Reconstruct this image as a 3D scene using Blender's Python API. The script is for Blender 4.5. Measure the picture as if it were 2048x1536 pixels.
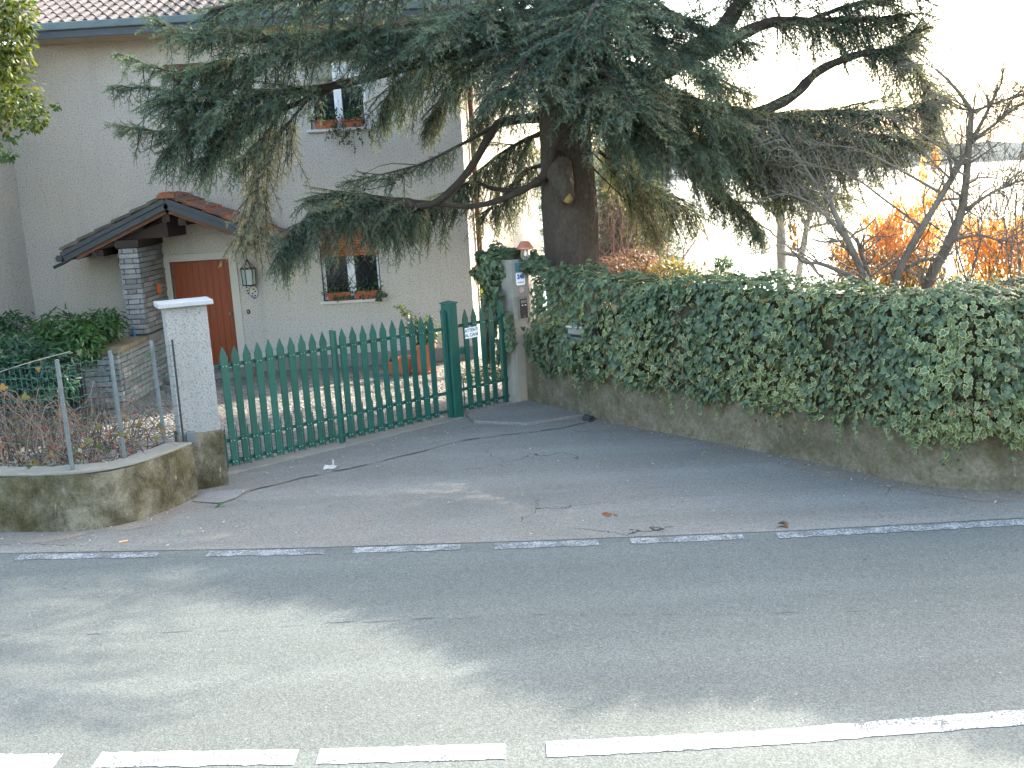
import bpy, math, random
import numpy as np
from mathutils import Vector, Matrix

scn = bpy.context.scene
for o in list(bpy.data.objects):
    bpy.data.objects.remove(o)
COL = scn.collection
random.seed(7)
rng = np.random.default_rng(11)

# ------------------------------------------------------------------ camera
FPX, PITCH, ROLL, EYE = 2100.0, math.radians(10.9), math.radians(3.4), 2.9
FW = np.array([0, math.cos(PITCH), -math.sin(PITCH)])
U0 = np.array([0, math.sin(PITCH), math.cos(PITCH)])
R0 = np.array([1.0, 0, 0])
RT = math.cos(ROLL) * R0 - math.sin(ROLL) * U0
UP = math.sin(ROLL) * R0 + math.cos(ROLL) * U0
CAM = np.array([0, 0, EYE])
cd = bpy.data.cameras.new('camera')
cam = bpy.data.objects.new('camera', cd)
COL.objects.link(cam)
cd.sensor_fit = 'HORIZONTAL'
cd.sensor_width = 36
cd.lens = 36 * FPX / 2048
cd.clip_start = 0.1
cd.clip_end = 9000
mw = Matrix.Identity(4)
for i in range(3):
    mw[i][0], mw[i][1], mw[i][2], mw[i][3] = RT[i], UP[i], -FW[i], CAM[i]
cam.matrix_world = mw
scn.camera = cam

# ------------------------------------------------------------------ light
SUN_AZ, SUN_EL = math.radians(54), math.radians(33)
SUN = Vector((math.sin(SUN_AZ) * math.cos(SUN_EL), math.cos(SUN_AZ) * math.cos(SUN_EL), math.sin(SUN_EL)))
w = bpy.data.worlds.new('World')
scn.world = w
w.use_nodes = True
nt = w.node_tree
sky = nt.nodes.new('ShaderNodeTexSky')
sky.sky_type = 'NISHITA'
sky.sun_disc = False
sky.sun_elevation = SUN_EL
sky.sun_rotation = SUN_AZ
sky.air_density = 1.15
sky.dust_density = 2.8
sky.ozone_density = 0.0
bg = nt.nodes['Background']
bg.inputs['Strength'].default_value = 0.15
nt.links.new(sky.outputs[0], bg.inputs[0])
ld = bpy.data.lights.new('sun', 'SUN')
ld.energy = 2.0
ld.angle = math.radians(0.53)
ld.color = (1.0, 0.93, 0.82)
sun = bpy.data.objects.new('sun', ld)
COL.objects.link(sun)
sun.rotation_euler = SUN.to_track_quat('Z', 'Y').to_euler()
sun.location = (20, 20, 30)
scn.view_settings.view_transform = 'Standard'
scn.view_settings.look = 'None'
scn.view_settings.exposure = 3.0
scn.view_settings.gamma = 1
scn.view_settings.use_curve_mapping = False
scn.cycles.max_bounces = 8
scn.cycles.transparent_max_bounces = 8

# ------------------------------------------------------------------ helpers
def ray(x, y):
    return FW + RT * (x - 1024) / FPX + UP * (768 - y) / FPX
def at(x, y, Y):
    d = ray(x, y)
    return CAM + d * Y / d[1]
def gnd(x, y, z=0.0):
    d = ray(x, y)
    return CAM + d * (z - EYE) / d[2]
def nrm(v):
    v = np.asarray(v, float)
    return v / (np.linalg.norm(v) + 1e-12)

ORG = {}
def tag(o, label=None, cat=None, group=None, kind=None):
    if label: o['label'] = label
    if cat: o['category'] = cat
    if group: o['group'] = group
    if kind: o['kind'] = kind
    return o
def thing(name, label, cat, loc=(0, 0, 0), group=None):
    o = bpy.data.objects.new(name, None)
    COL.objects.link(o)
    o.empty_display_size = 0.1
    o.location = loc
    ORG[o] = np.array(loc, float)
    return tag(o, label, cat, group)

class MB:
    def __init__(s):
        s.V = []; s.F = []
    def add(s, vs, fs):
        b = len(s.V)
        s.V.extend([tuple(map(float, v)) for v in vs])
        s.F.extend([tuple(i + b for i in f) for f in fs])
        return s
    def box(s, lo, hi, M=None):
        x0, y0, z0 = lo; x1, y1, z1 = hi
        vs = [(x0,y0,z0),(x1,y0,z0),(x1,y1,z0),(x0,y1,z0),(x0,y0,z1),(x1,y0,z1),(x1,y1,z1),(x0,y1,z1)]
        if M is not None: vs = [tuple(M @ Vector(v)) for v in vs]
        return s.add(vs, [(0,3,2,1),(4,5,6,7),(0,1,5,4),(1,2,6,5),(2,3,7,6),(3,0,4,7)])
    def prism(s, poly, ext, M=None):
        """poly: 3-D points of one face, ext: offset vector to the other face"""
        n = len(poly)
        a = [np.array(p, float) for p in poly]; b = [p + np.array(ext) for p in a]
        vs = a + b
        if M is not None: vs = [tuple(M @ Vector(v)) for v in vs]
        return s.add(vs, [tuple(range(n))[::-1], tuple(range(n, 2*n))] + [(i, (i+1) % n, n + (i+1) % n, n + i) for i in range(n)])
    def tube(s, pts, r, n=6, cap=True):
        pts = [np.array(p, float) for p in pts]; m = len(pts)
        if not hasattr(r, '__len__'): r = [r] * m
        ref = np.array([0.3, 0.2, 0.9]); vs = []
        for i, p in enumerate(pts):
            t = nrm(pts[min(i+1, m-1)] - pts[max(i-1, 0)])
            a = np.cross(t, ref)
            if np.linalg.norm(a) < 0.05: a = np.cross(t, [1, 0, 0])
            a = nrm(a); b = np.cross(t, a); ref = np.cross(a, t) if False else ref
            for k in range(n):
                q = 2 * math.pi * k / n
                vs.append(p + (a * math.cos(q) + b * math.sin(q)) * r[i])
        fs = [(i*n+k, i*n+(k+1) % n, (i+1)*n+(k+1) % n, (i+1)*n+k) for i in range(m-1) for k in range(n)]
        if cap: fs += [tuple(range(n))[::-1], tuple(range((m-1)*n, m*n))]
        return s.add(vs, fs)
    def lathe(s, prof, c, n=16, cap=True):
        vs = [(c[0] + r*math.cos(2*math.pi*k/n), c[1] + r*math.sin(2*math.pi*k/n), c[2] + z) for r, z in prof for k in range(n)]
        m = len(prof)
        fs = [(i*n+k, i*n+(k+1) % n, (i+1)*n+(k+1) % n, (i+1)*n+k) for i in range(m-1) for k in range(n)]
        if cap: fs += [tuple(range(n))[::-1], tuple(range((m-1)*n, m*n))]
        return s.add(vs, fs)
    def mesh(s, name, org=(0, 0, 0), smooth=False):
        me = bpy.data.meshes.new(name)
        ox, oy, oz = org
        me.from_pydata([(x-ox, y-oy, z-oz) for x, y, z in s.V], [], s.F)
        if smooth: me.polygons.foreach_set('use_smooth', [True] * len(me.polygons))
        me.update()
        return me

def link(o, parent=None):
    COL.objects.link(o)
    if parent is not None:
        o.parent = parent
        ORG[o] = ORG[parent]
    else:
        ORG.setdefault(o, np.zeros(3))
    return o
def part(name, mb, mat, parent=None, smooth=False, bevel=0, kind=None, org=None):
    og = ORG[parent] if parent is not None else (org if org is not None else np.zeros(3))
    me = mb.mesh(name, og, smooth)
    me.materials.append(mat)
    o = bpy.data.objects.new(name, me)
    if parent is None:
        o.location = og
        ORG[o] = np.array(og, float)
    link(o, parent)
    if bevel:
        b = o.modifiers.new('bevel', 'BEVEL'); b.width = bevel; b.segments = 2; b.limit_method = 'ANGLE'
    if kind: o['kind'] = kind
    return o
def inst(name, me, M, parent):
    """object on shared mesh data; M is the world matrix"""
    o = bpy.data.objects.new(name, me)
    link(o, parent)
    og = ORG[parent]
    o.matrix_basis = Matrix.Translation(Vector(-og)) @ M
    return o
def np_mesh(name, V, F, mat, parent=None, tint=None, kind=None, org=None, smooth=False):
    """V (n,3) world, F (m,k) int array; tint (n,3) per-vertex colour"""
    og = ORG[parent] if parent is not None else (np.array(org, float) if org is not None else np.zeros(3))
    me = bpy.data.meshes.new(name)
    V = np.asarray(V, np.float32) - og.astype(np.float32)
    F = np.asarray(F, np.int32); m, k = F.shape
    me.vertices.add(len(V)); me.vertices.foreach_set('co', V.ravel())
    me.loops.add(m*k); me.loops.foreach_set('vertex_index', F.ravel())
    me.polygons.add(m); me.polygons.foreach_set('loop_start', np.arange(0, m*k, k, dtype=np.int32))
    if smooth: me.polygons.foreach_set('use_smooth', np.ones(m, bool))
    me.update(calc_edges=True)
    if tint is not None:
        a = me.attributes.new('tint', 'FLOAT_COLOR', 'POINT')
        c = np.ones((len(V), 4), np.float32); c[:, :3] = tint
        a.data.foreach_set('color', c.ravel())
    me.materials.append(mat)
    o = bpy.data.objects.new(name, me)
    if parent is None:
        o.location = og; ORG[o] = og
    link(o, parent)
    if kind: o['kind'] = kind
    return o

# ------------------------------------------------------------------ materials
def N(nt, t, **kw):
    n = nt.nodes.new(t)
    for k, v in kw.items(): setattr(n, k, v)
    return n
def new_mat(name):
    m = bpy.data.materials.new(name); m.use_nodes = True
    return m, m.node_tree, m.node_tree.nodes['Principled BSDF']
def mixc(nt, fac, a, b, mode='MIX'):
    n = N(nt, 'ShaderNodeMix', data_type='RGBA', blend_type=mode)
    for s, v in ((0, fac), (6, a), (7, b)):
        if hasattr(v, 'is_output') or isinstance(v, bpy.types.NodeSocket): nt.links.new(v, n.inputs[s])
        elif s == 0: n.inputs[0].default_value = v
        else: n.inputs[s].default_value = (*v, 1)
    return n.outputs[2]
def ramp(nt, fac, lo, hi):
    n = N(nt, 'ShaderNodeMapRange'); n.inputs[1].default_value = lo; n.inputs[2].default_value = hi
    nt.links.new(fac, n.inputs[0]); return n.outputs[0]
def noise(nt, vec, scale, detail=5, rough=0.55, dist=0):
    n = N(nt, 'ShaderNodeTexNoise'); n.inputs['Scale'].default_value = scale; n.inputs['Detail'].default_value = detail
    n.inputs['Roughness'].default_value = rough; n.inputs['Distortion'].default_value = dist
    nt.links.new(vec, n.inputs['Vector']); return n.outputs['Fac']
def bump(nt, bs, h, strength, dist=0.01, prev=None):
    b = N(nt, 'ShaderNodeBump'); b.inputs['Strength'].default_value = strength; b.inputs['Distance'].default_value = dist
    nt.links.new(h, b.inputs['Height'])
    if prev is not None: nt.links.new(prev, b.inputs['Normal'])
    nt.links.new(b.outputs[0], bs.inputs['Normal']); return b.outputs[0]
def vecs(nt, stretch=None):
    tc = N(nt, 'ShaderNodeTexCoord'); v = tc.outputs['Object']
    if stretch:
        mp = N(nt, 'ShaderNodeMapping'); mp.inputs['Scale'].default_value = stretch
        nt.links.new(v, mp.inputs[0]); v = mp.outputs[0]
    return v
def mat(name, c1, c2=None, scale=6, rough=0.8, spec=0.3, metal=0, bmp=0, bscale=60, bdist=0.01, stretch=None, rnd=0, stain=None, sscale=1.5, slo=0.5, shi=0.7, fine=0, fscale=200):
    m, nt, bs = new_mat(name)
    v = vecs(nt, stretch)
    col = mixc(nt, ramp(nt, noise(nt, v, scale), 0.3, 0.7), c1, c2 if c2 else tuple(x*0.8 for x in c1))
    if stain:
        col = mixc(nt, ramp(nt, noise(nt, v, sscale, 6, 0.65, 0.4), slo, shi), col, stain)
    if fine:
        col = mixc(nt, fine, col, mixc(nt, ramp(nt, noise(nt, v, fscale, 3), 0.3, 0.7), tuple(x*0.35 for x in c1), tuple(min(1, x*1.6) for x in c1)))
    if rnd:
        oi = N(nt, 'ShaderNodeObjectInfo')
        h = N(nt, 'ShaderNodeHueSaturation'); nt.links.new(col, h.inputs['Color'])
        nt.links.new(mapr(nt, oi.outputs['Random'], 1 - rnd, 1 + rnd), h.inputs['Value'])
        col = h.outputs[0]
    nt.links.new(col, bs.inputs['Base Color'])
    bs.inputs['Roughness'].default_value = rough
    bs.inputs['Specular IOR Level'].default_value = spec
    bs.inputs['Metallic'].default_value = metal
    if bmp: bump(nt, bs, noise(nt, v, bscale, 4), bmp, bdist)
    return m
def mapr(nt, fac, a, b):
    n = N(nt, 'ShaderNodeMapRange'); n.inputs[3].default_value = a; n.inputs[4].default_value = b
    nt.links.new(fac, n.inputs[0]); return n.outputs[0]
def leaf_mat(name, base=(1, 1, 1), transl=0.4, rough=0.45, spec=0.35, tcol=(1.0, 1.0, 0.5)):
    """colour comes from the tint attribute times base"""
    m, nt, bs = new_mat(name)
    at_ = N(nt, 'ShaderNodeAttribute', attribute_name='tint')
    col = mixc(nt, 1.0, at_.outputs['Color'], base, 'MULTIPLY')
    nt.links.new(col, bs.inputs['Base Color'])
    bs.inputs['Roughness'].default_value = rough
    bs.inputs['Specular IOR Level'].default_value = spec
    tr = N(nt, 'ShaderNodeBsdfTranslucent')
    nt.links.new(mixc(nt, 1.0, col, tuple(c*1.6 for c in tcol), 'MULTIPLY'), tr.inputs[0])
    mx = N(nt, 'ShaderNodeMixShader'); mx.inputs[0].default_value = transl
    nt.links.new(bs.outputs[0], mx.inputs[1]); nt.links.new(tr.outputs[0], mx.inputs[2])
    nt.links.new(mx.outputs[0], nt.nodes['Material Output'].inputs[0])
    return m

def asphalt(name, c, patch, crack=0.0, warm=None):
    m, nt, bs = new_mat(name)
    v = vecs(nt)
    big = noise(nt, v, 0.5, 5, 0.6)
    col = mixc(nt, ramp(nt, big, 0.3, 0.7), c, patch)
    st = vecs(nt, (0.12, 1.3, 1))
    col = mixc(nt, ramp(nt, noise(nt, st, 1.2, 4), 0.45, 0.8), col, tuple(x*1.22 for x in c))
    if warm:
        col = mixc(nt, ramp(nt, noise(nt, v, 1.1, 6, 0.7), 0.5, 0.75), col, warm)
    vo = N(nt, 'ShaderNodeTexVoronoi'); vo.inputs['Scale'].default_value = 110
    nt.links.new(v, vo.inputs['Vector'])
    sp = N(nt, 'ShaderNodeSeparateColor'); nt.links.new(vo.outputs['Color'], sp.inputs[0])
    col = mixc(nt, 0.42, col, mixc(nt, ramp(nt, sp.outputs[0], 0.1, 0.95), (0.40, 0.40, 0.40), (1.65, 1.65, 1.65)), 'MULTIPLY')
    # odd pale chips
    col = mixc(nt, ramp(nt, sp.outputs[1], 0.994, 0.997), col, (0.19, 0.19, 0.18))
    if crack:
        vc = N(nt, 'ShaderNodeTexVoronoi', feature='DISTANCE_TO_EDGE'); vc.inputs['Scale'].default_value = 0.55
        nd = N(nt, 'ShaderNodeVectorMath', operation='ADD')
        nn = N(nt, 'ShaderNodeTexNoise'); nn.inputs['Scale'].default_value = 1.4; nn.inputs['Detail'].default_value = 7
        nt.links.new(v, nn.inputs['Vector']); nt.links.new(v, nd.inputs[0]); nt.links.new(nn.outputs['Color'], nd.inputs[1])
        nt.links.new(nd.outputs[0], vc.inputs['Vector'])
        cr = N(nt, 'ShaderNodeMath', operation='LESS_THAN'); cr.inputs[1].default_value = crack
        nt.links.new(vc.outputs['Distance'], cr.inputs[0])
        gate = N(nt, 'ShaderNodeMath', operation='MULTIPLY')
        nt.links.new(ramp(nt, noise(nt, v, 0.7, 3), 0.5, 0.6), gate.inputs[0]); nt.links.new(cr.outputs[0], gate.inputs[1])
        col = mixc(nt, gate.outputs[0], col, (0.03, 0.028, 0.025))
    nt.links.new(col, bs.inputs['Base Color'])
    bs.inputs['Roughness'].default_value = 0.8
    bs.inputs['Specular IOR Level'].default_value = 0.25
    b1 = bump(nt, bs, vo.outputs['Distance'], 0.3, 0.005)
    bump(nt, bs, noise(nt, v, 3.0, 3), 0.25, 0.03, b1)
    return m

def stucco(name, c1, c2, scale=34, strength=1.0):
    m, nt, bs = new_mat(name)
    v = vecs(nt)
    n1 = noise(nt, v, scale, 3, 0.6); n2 = noise(nt, v, 0.8, 6, 0.65)
    col = mixc(nt, ramp(nt, n2, 0.3, 0.75), c1, c2)
    col = mixc(nt, ramp(nt, n1, 0.36, 0.48), tuple(x*0.56 for x in c1), col)
    # rain streaks
    st = vecs(nt, (3.0, 3.0, 0.18))
    col = mixc(nt, ramp(nt, noise(nt, st, 1.3, 5), 0.55, 1.1), col, tuple(x*0.72 for x in c2))
    nt.links.new(col, bs.inputs['Base Color'])
    bs.inputs['Roughness'].default_value = 0.9
    bs.inputs['Specular IOR Level'].default_value = 0.15
    bump(nt, bs, n1, strength, 0.02)
    return m
def mossy(name, c1, c2, moss, dark, bs_scale=40, sh=0.0):
    m, nt, bs = new_mat(name)
    v = vecs(nt)
    col = mixc(nt, ramp(nt, noise(nt, v, 2.2, 6, 0.6), 0.3, 0.7), c1, c2)
    col = mixc(nt, ramp(nt, noise(nt, v, 2.6, 8, 0.75, 0.2), 0.42+sh, 0.66+sh), col, moss)
    v2 = vecs(nt, (1.5, 1.5, 1.0))
    col = mixc(nt, ramp(nt, noise(nt, v2, 2.4, 8, 0.78, 0.1), 0.48+sh, 0.74+sh), col, dark)
    v3 = vecs(nt, (2.5, 2.5, 0.8))
    col = mixc(nt, ramp(nt, noise(nt, v3, 3.1, 7, 0.7, 0.3), 0.64, 0.72), col, tuple(min(1, x*1.5) for x in c1))
    sp = noise(nt, v, bs_scale, 4, 0.7)
    col = mixc(nt, 0.5, col, mixc(nt, ramp(nt, sp, 0.3, 0.7), (0.45, 0.45, 0.45), (1.5, 1.5, 1.5)), 'MULTIPLY')
    nt.links.new(col, bs.inputs['Base Color'])
    bs.inputs['Roughness'].default_value = 0.92
    bs.inputs['Specular IOR Level'].default_value = 0.15
    bump(nt, bs, sp, 0.8, 0.02)
    return m
def paintline(name, c, wear):
    m, nt, bs = new_mat(name)
    v = vecs(nt)
    vo = N(nt, 'ShaderNodeTexVoronoi'); vo.inputs['Scale'].default_value = 110
    nt.links.new(v, vo.inputs['Vector'])
    sp = N(nt, 'ShaderNodeSeparateColor'); nt.links.new(vo.outputs['Color'], sp.inputs[0])
    ad = N(nt, 'ShaderNodeMath', operation='MULTIPLY_ADD'); ad.inputs[1].default_value = 0.35
    nt.links.new(sp.outputs[0], ad.inputs[0]); nt.links.new(noise(nt, v, 5, 7, 0.7), ad.inputs[2])
    f = ramp(nt, ad.outputs[0], wear, wear + 0.12)
    col = mixc(nt, f, c, (0.085, 0.09, 0.088))
    vc = N(nt, 'ShaderNodeTexVoronoi', feature='DISTANCE_TO_EDGE'); vc.inputs['Scale'].default_value = 2.6
    nd = N(nt, 'ShaderNodeVectorMath', operation='ADD'); nn = N(nt, 'ShaderNodeTexNoise'); nn.inputs['Scale'].default_value = 5
    nt.links.new(v, nn.inputs['Vector']); nt.links.new(v, nd.inputs[0]); nt.links.new(nn.outputs['Color'], nd.inputs[1])
    nt.links.new(nd.outputs[0], vc.inputs['Vector'])
    cr = N(nt, 'ShaderNodeMath', operation='LESS_THAN'); cr.inputs[1].default_value = 0.008
    nt.links.new(vc.outputs['Distance'], cr.inputs[0])
    col = mixc(nt, cr.outputs[0], col, (0.10, 0.10, 0.097))
    nt.links.new(col, bs.inputs['Base Color']); bs.inputs['Roughness'].default_value = 0.7
    bump(nt, bs, vo.outputs['Distance'], 0.4, 0.005)
    return m
def gravel_mat(name, ca, cb, scale, gap):
    m, nt, bs = new_mat(name)
    v = vecs(nt)
    vo = N(nt, 'ShaderNodeTexVoronoi'); vo.inputs['Scale'].default_value = scale; nt.links.new(v, vo.inputs['Vector'])
    ve = N(nt, 'ShaderNodeTexVoronoi', feature='DISTANCE_TO_EDGE'); ve.inputs['Scale'].default_value = scale; nt.links.new(v, ve.inputs['Vector'])
    sp = N(nt, 'ShaderNodeSeparateColor'); nt.links.new(vo.outputs['Color'], sp.inputs[0])
    col = mixc(nt, sp.outputs[0], ca, cb)
    col = mixc(nt, ramp(nt, ve.outputs['Distance'], 0.0, gap), tuple(x*0.3 for x in ca), col)
    col = mixc(nt, ramp(nt, noise(nt, v, 0.9, 5), 0.4, 0.75), col, tuple(x*0.6 for x in ca))
    nt.links.new(col, bs.inputs['Base Color']); bs.inputs['Roughness'].default_value = 0.9
    bump(nt, bs, ramp(nt, ve.outputs['Distance'], 0.0, gap*2), 1.0, 0.02)
    return m

MT = {}
MT['road'] = asphalt('road_asphalt', (0.097, 0.106, 0.095), (0.084, 0.092, 0.083))
MT['fore'] = asphalt('forecourt_asphalt', (0.166, 0.159, 0.134), (0.126, 0.121, 0.103), crack=0.003, warm=(0.165, 0.145, 0.118))
MT['apron'] = asphalt('apron_asphalt', (0.172, 0.165, 0.140), (0.14, 0.134, 0.114), warm=(0.15, 0.132, 0.11))
MT['line'] = paintline('road_paint_white', (0.42, 0.43, 0.41), 0.70)
MT['edge'] = paintline('road_paint_worn', (0.27, 0.285, 0.27), 0.58)
MT['seam'] = mat('tar_seam', (0.03, 0.03, 0.03), rough=0.8)
MT['conc'] = mat('apron_concrete', (0.21, 0.20, 0.18), (0.155, 0.147, 0.132), 3, 0.9, bmp=0.5, bscale=70, fine=0.45, fscale=90, stain=(0.10, 0.09, 0.075))
MT['dirt'] = mat('dirt_edge', (0.19, 0.165, 0.13), (0.14, 0.122, 0.098), 6, 0.95, bmp=0.9, bscale=60, fine=0.5, fscale=80)
MT['soil'] = mat('garden_soil', (0.09, 0.075, 0.055), (0.06, 0.06, 0.035), 1.5, 0.95, bmp=0.8, bscale=14, bdist=0.05, fine=0.4, fscale=40)
MT['cobble'] = gravel_mat('courtyard_cobbles', (0.17, 0.16, 0.14), (0.25, 0.232, 0.20), 11, 0.12)
MT['stucco'] = stucco('house_stucco', (0.52, 0.48, 0.415), (0.465, 0.43, 0.375), 46, 0.9)
MT['pillar'] = stucco('pillar_roughcast', (0.33, 0.32, 0.295), (0.26, 0.255, 0.23), 62, 1.0)
MT['smooth'] = mat('pillar_plaster', (0.26, 0.24, 0.205), (0.19, 0.18, 0.15), 4, 0.9, bmp=0.4, bscale=70, fine=0.3, stain=(0.14, 0.13, 0.10), sscale=2.5)
MT['lowwall'] = mossy('low_wall_mossy', (0.25, 0.22, 0.16), (0.15, 0.135, 0.09), (0.075, 0.062, 0.025), (0.028, 0.023, 0.013), 55, -.05)
MT['lowcap'] = mat('low_wall_coping', (0.21, 0.20, 0.165), (0.14, 0.13, 0.105), 4, 0.9, bmp=0.6, bscale=50, fine=0.3, stain=(0.16, 0.15, 0.09), sscale=3)
MT['retwall'] = mossy('retaining_wall', (0.195, 0.165, 0.118), (0.13, 0.112, 0.08), (0.085, 0.072, 0.038), (0.055, 0.05, 0.034), 30)
MT['capstone'] = mat('cap_slab', (0.36, 0.365, 0.355), (0.26, 0.265, 0.26), 7, 0.8, bmp=0.4, bscale=50, fine=0.2, stain=(0.28, 0.28, 0.26), sscale=6)
MT['stone'] = mat('grey_stone', (0.24, 0.24, 0.23), (0.15, 0.155, 0.15), 9, 0.85, bmp=0.7, bscale=40, rnd=0.28, fine=0.25, fscale=90)
MT['mortar'] = mat('stone_mortar', (0.07, 0.065, 0.06), rough=0.95)
MT['mossslab'] = mat('mossy_slab', (0.22, 0.19, 0.12), (0.13, 0.10, 0.06), 6, 0.95, bmp=0.7, bscale=40)
MT['rtile'] = mat('roof_tile_grey', (0.085, 0.073, 0.070), (0.058, 0.050, 0.048), 8, 0.75, rnd=0.22, bmp=0.3, bscale=50, stain=(0.04, 0.037, 0.035), sscale=9)
MT['ptile'] = mat('porch_tile_rust', (0.26, 0.095, 0.045), (0.13, 0.06, 0.037), 7, 0.85, rnd=0.25, bmp=0.4, bscale=50, stain=(0.10, 0.09, 0.07), sscale=8)
MT['ptile2'] = mat('porch_tile_mossy', (0.10, 0.085, 0.065), (0.06, 0.065, 0.045), 7, 0.9, rnd=0.25, bmp=0.4, bscale=50)
MT['fascia'] = mat('fascia_slate', (0.036, 0.047, 0.055), (0.027, 0.036, 0.044), 5, 0.5, spec=0.4)
MT['gutter'] = mat('gutter_verdigris', (0.085, 0.12, 0.12), (0.06, 0.088, 0.092), 6, 0.5, spec=0.4)
MT['soffit'] = mat('soffit', (0.42, 0.34, 0.26), (0.36, 0.29, 0.22), 3, 0.85)
MT['wood'] = mat('porch_wood', (0.16, 0.075, 0.04), (0.10, 0.045, 0.025), 5, 0.7, stretch=(1, 8, 8))
MT['darkwood'] = mat('porch_dark_wood', (0.035, 0.022, 0.016), rough=0.7)
MT['door'] = mat('door_wood', (0.29, 0.060, 0.013), (0.19, 0.038, 0.009), 5, 0.5, spec=0.35, stretch=(14, 14, 0.7))
MT['frame'] = mat('door_stone_frame', (0.52, 0.475, 0.40), (0.46, 0.42, 0.35), 4, 0.8, fine=0.12)
MT['white'] = mat('white_paint', (0.78, 0.79, 0.78), (0.72, 0.73, 0.72), 5, 0.5)
MT['sill'] = mat('window_sill_stone', (0.60, 0.58, 0.54), (0.48, 0.46, 0.42), 6, 0.8, fine=0.15)
MT['lath'] = mat('roller_shutter_wood', (0.50, 0.15, 0.035), (0.36, 0.10, 0.025), 6, 0.55, stretch=(1, 6, 6))
MT['iron'] = mat('black_iron', (0.025, 0.025, 0.025), rough=0.55, spec=0.4)
MT['green'] = mat('gate_green_paint', (0.010, 0.078, 0.054), (0.008, 0.058, 0.041), 5, 0.45, spec=0.4, bmp=0.1, bscale=70, rnd=.16, stain=(0.03, 0.075, 0.055), sscale=7, slo=.55, shi=.75, fine=.12, fscale=60)
MT['rivet'] = mat('steel_rivet', (0.6, 0.62, 0.6), rough=0.3, metal=0.8)
MT['galv'] = mat('galvanised_post', (0.16, 0.18, 0.18), (0.11, 0.125, 0.13), 8, 0.5, metal=0.4)
MT['wire'] = mat('fence_wire', (0.05, 0.12, 0.10), rough=0.6)
MT['copper'] = mat('lamp_copper', (0.60, 0.24, 0.14), (0.45, 0.19, 0.12), 9, 0.42, metal=0.55)
MT['pipe'] = mat('downpipe_copper', (0.14, 0.07, 0.045), (0.10, 0.05, 0.035), 7, 0.55, metal=0.3)
MT['tealmetal'] = mat('teal_enamel', (0.015, 0.10, 0.11), rough=0.4)
MT['plate'] = mat('white_enamel', (0.80, 0.82, 0.82), (0.76, 0.78, 0.79), 3, 0.3)
MT['blue'] = mat('blue_enamel', (0.02, 0.07, 0.30), rough=0.4)
MT['ink'] = mat('sign_ink', (0.05, 0.07, 0.07), rough=0.6)
MT['pinkred'] = mat('faded_red_print', (0.55, 0.22, 0.18), rough=0.5)
MT['steel'] = mat('brushed_steel', (0.30, 0.29, 0.27), (0.24, 0.23, 0.21), 6, 0.45, metal=0.5)
MT['black'] = mat('black_plastic', (0.018, 0.02, 0.022), rough=0.45)
MT['terra'] = mat('terracotta', (0.42, 0.13, 0.06), (0.30, 0.09, 0.045), 6, 0.85, fine=0.12)
MT['bark'] = mat('cedar_bark', (0.080, 0.062, 0.048), (0.048, 0.038, 0.029), 9, 0.95, bmp=1.0, bscale=22, bdist=0.05, stretch=(1, 1, 0.35), fine=0.35, fscale=45, stain=(0.07, 0.075, 0.05))
MT['limb'] = mat('cedar_limb_bark', (0.06, 0.045, 0.035), (0.035, 0.028, 0.022), 8, 0.95, bmp=0.8, bscale=40)
MT['cutwood'] = mat('cut_branch_end', (0.36, 0.25, 0.10), (0.18, 0.12, 0.05), 12, 0.9, bmp=0.6, bscale=40)
MT['twigbark'] = mat('grey_twig_bark', (0.165, 0.138, 0.105), (0.11, 0.092, 0.07), 8, 0.9, bmp=0.5, bscale=40)
MT['palebark'] = mat('pale_birch_bark', (0.46, 0.43, 0.37), (0.30, 0.28, 0.24), 7, 0.85, bmp=0.4, bscale=30)
MT['bramble'] = mat('dry_bramble_stem', (0.24, 0.16, 0.115), (0.15, 0.085, 0.062), 6, 0.85)
MT['bramble2'] = mat('dark_twig', (0.07, 0.05, 0.035), rough=0.9)
MT['cane'] = mat('pale_cane', (0.32, 0.28, 0.21), rough=0.8)
MT['paper'] = mat('litter_paper', (0.40, 0.37, 0.32), rough=0.8)
MT['orange'] = mat('orange_plastic', (0.70, 0.17, 0.03), rough=0.5)
MT['bluebot'] = mat('blue_plastic', (0.04, 0.14, 0.25), rough=0.5)
MT['core'] = mat('hedge_core', (0.07, 0.055, 0.035), (0.035, 0.036, 0.02), 8, 1.0, spec=0, bmp=1.0, bscale=12, bdist=0.08)
MT['ivy'] = leaf_mat('ivy_leaf', transl=0.25, rough=0.42, spec=0.45)
MT['needle'] = leaf_mat('cedar_needle', transl=0.35, rough=0.5, spec=0.4, tcol=(1.0, 0.9, 0.45))
MT['leaf'] = leaf_mat('garden_leaf', transl=0.4, rough=0.4, spec=0.4)
MT['oleaf'] = leaf_mat('orange_leaf', transl=0.68, rough=0.6, spec=0.2, tcol=(1.0, 0.88, 0.62))
MT['dead'] = leaf_mat('dead_leaf', transl=0.25, rough=0.8, spec=0.1)
def glass_mat():
    m, nt, bs = new_mat('window_glass')
    bs.inputs['Base Color'].default_value = (0.012, 0.016, 0.016, 1)
    bs.inputs['Roughness'].default_value = 0.05; bs.inputs['Specular IOR Level'].default_value = 0.6
    return m
MT['glass'] = glass_mat()
def jar_mat():
    m, nt, bs = new_mat('jar_glass')
    bs.inputs['Base Color'].default_value = (0.92, 0.95, 0.9, 1); bs.inputs['Roughness'].default_value = 0.08
    bs.inputs['Transmission Weight'].default_value = 0.9; bs.inputs['IOR'].default_value = 1.3
    return m
MT['jar'] = jar_mat()
def lantern_glass():
    m, nt, bs = new_mat('lantern_pane')
    bs.inputs['Base Color'].default_value = (0.35, 0.40, 0.37, 1); bs.inputs['Roughness'].default_value = 0.25
    return m
MT['lpane'] = lantern_glass()
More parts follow.
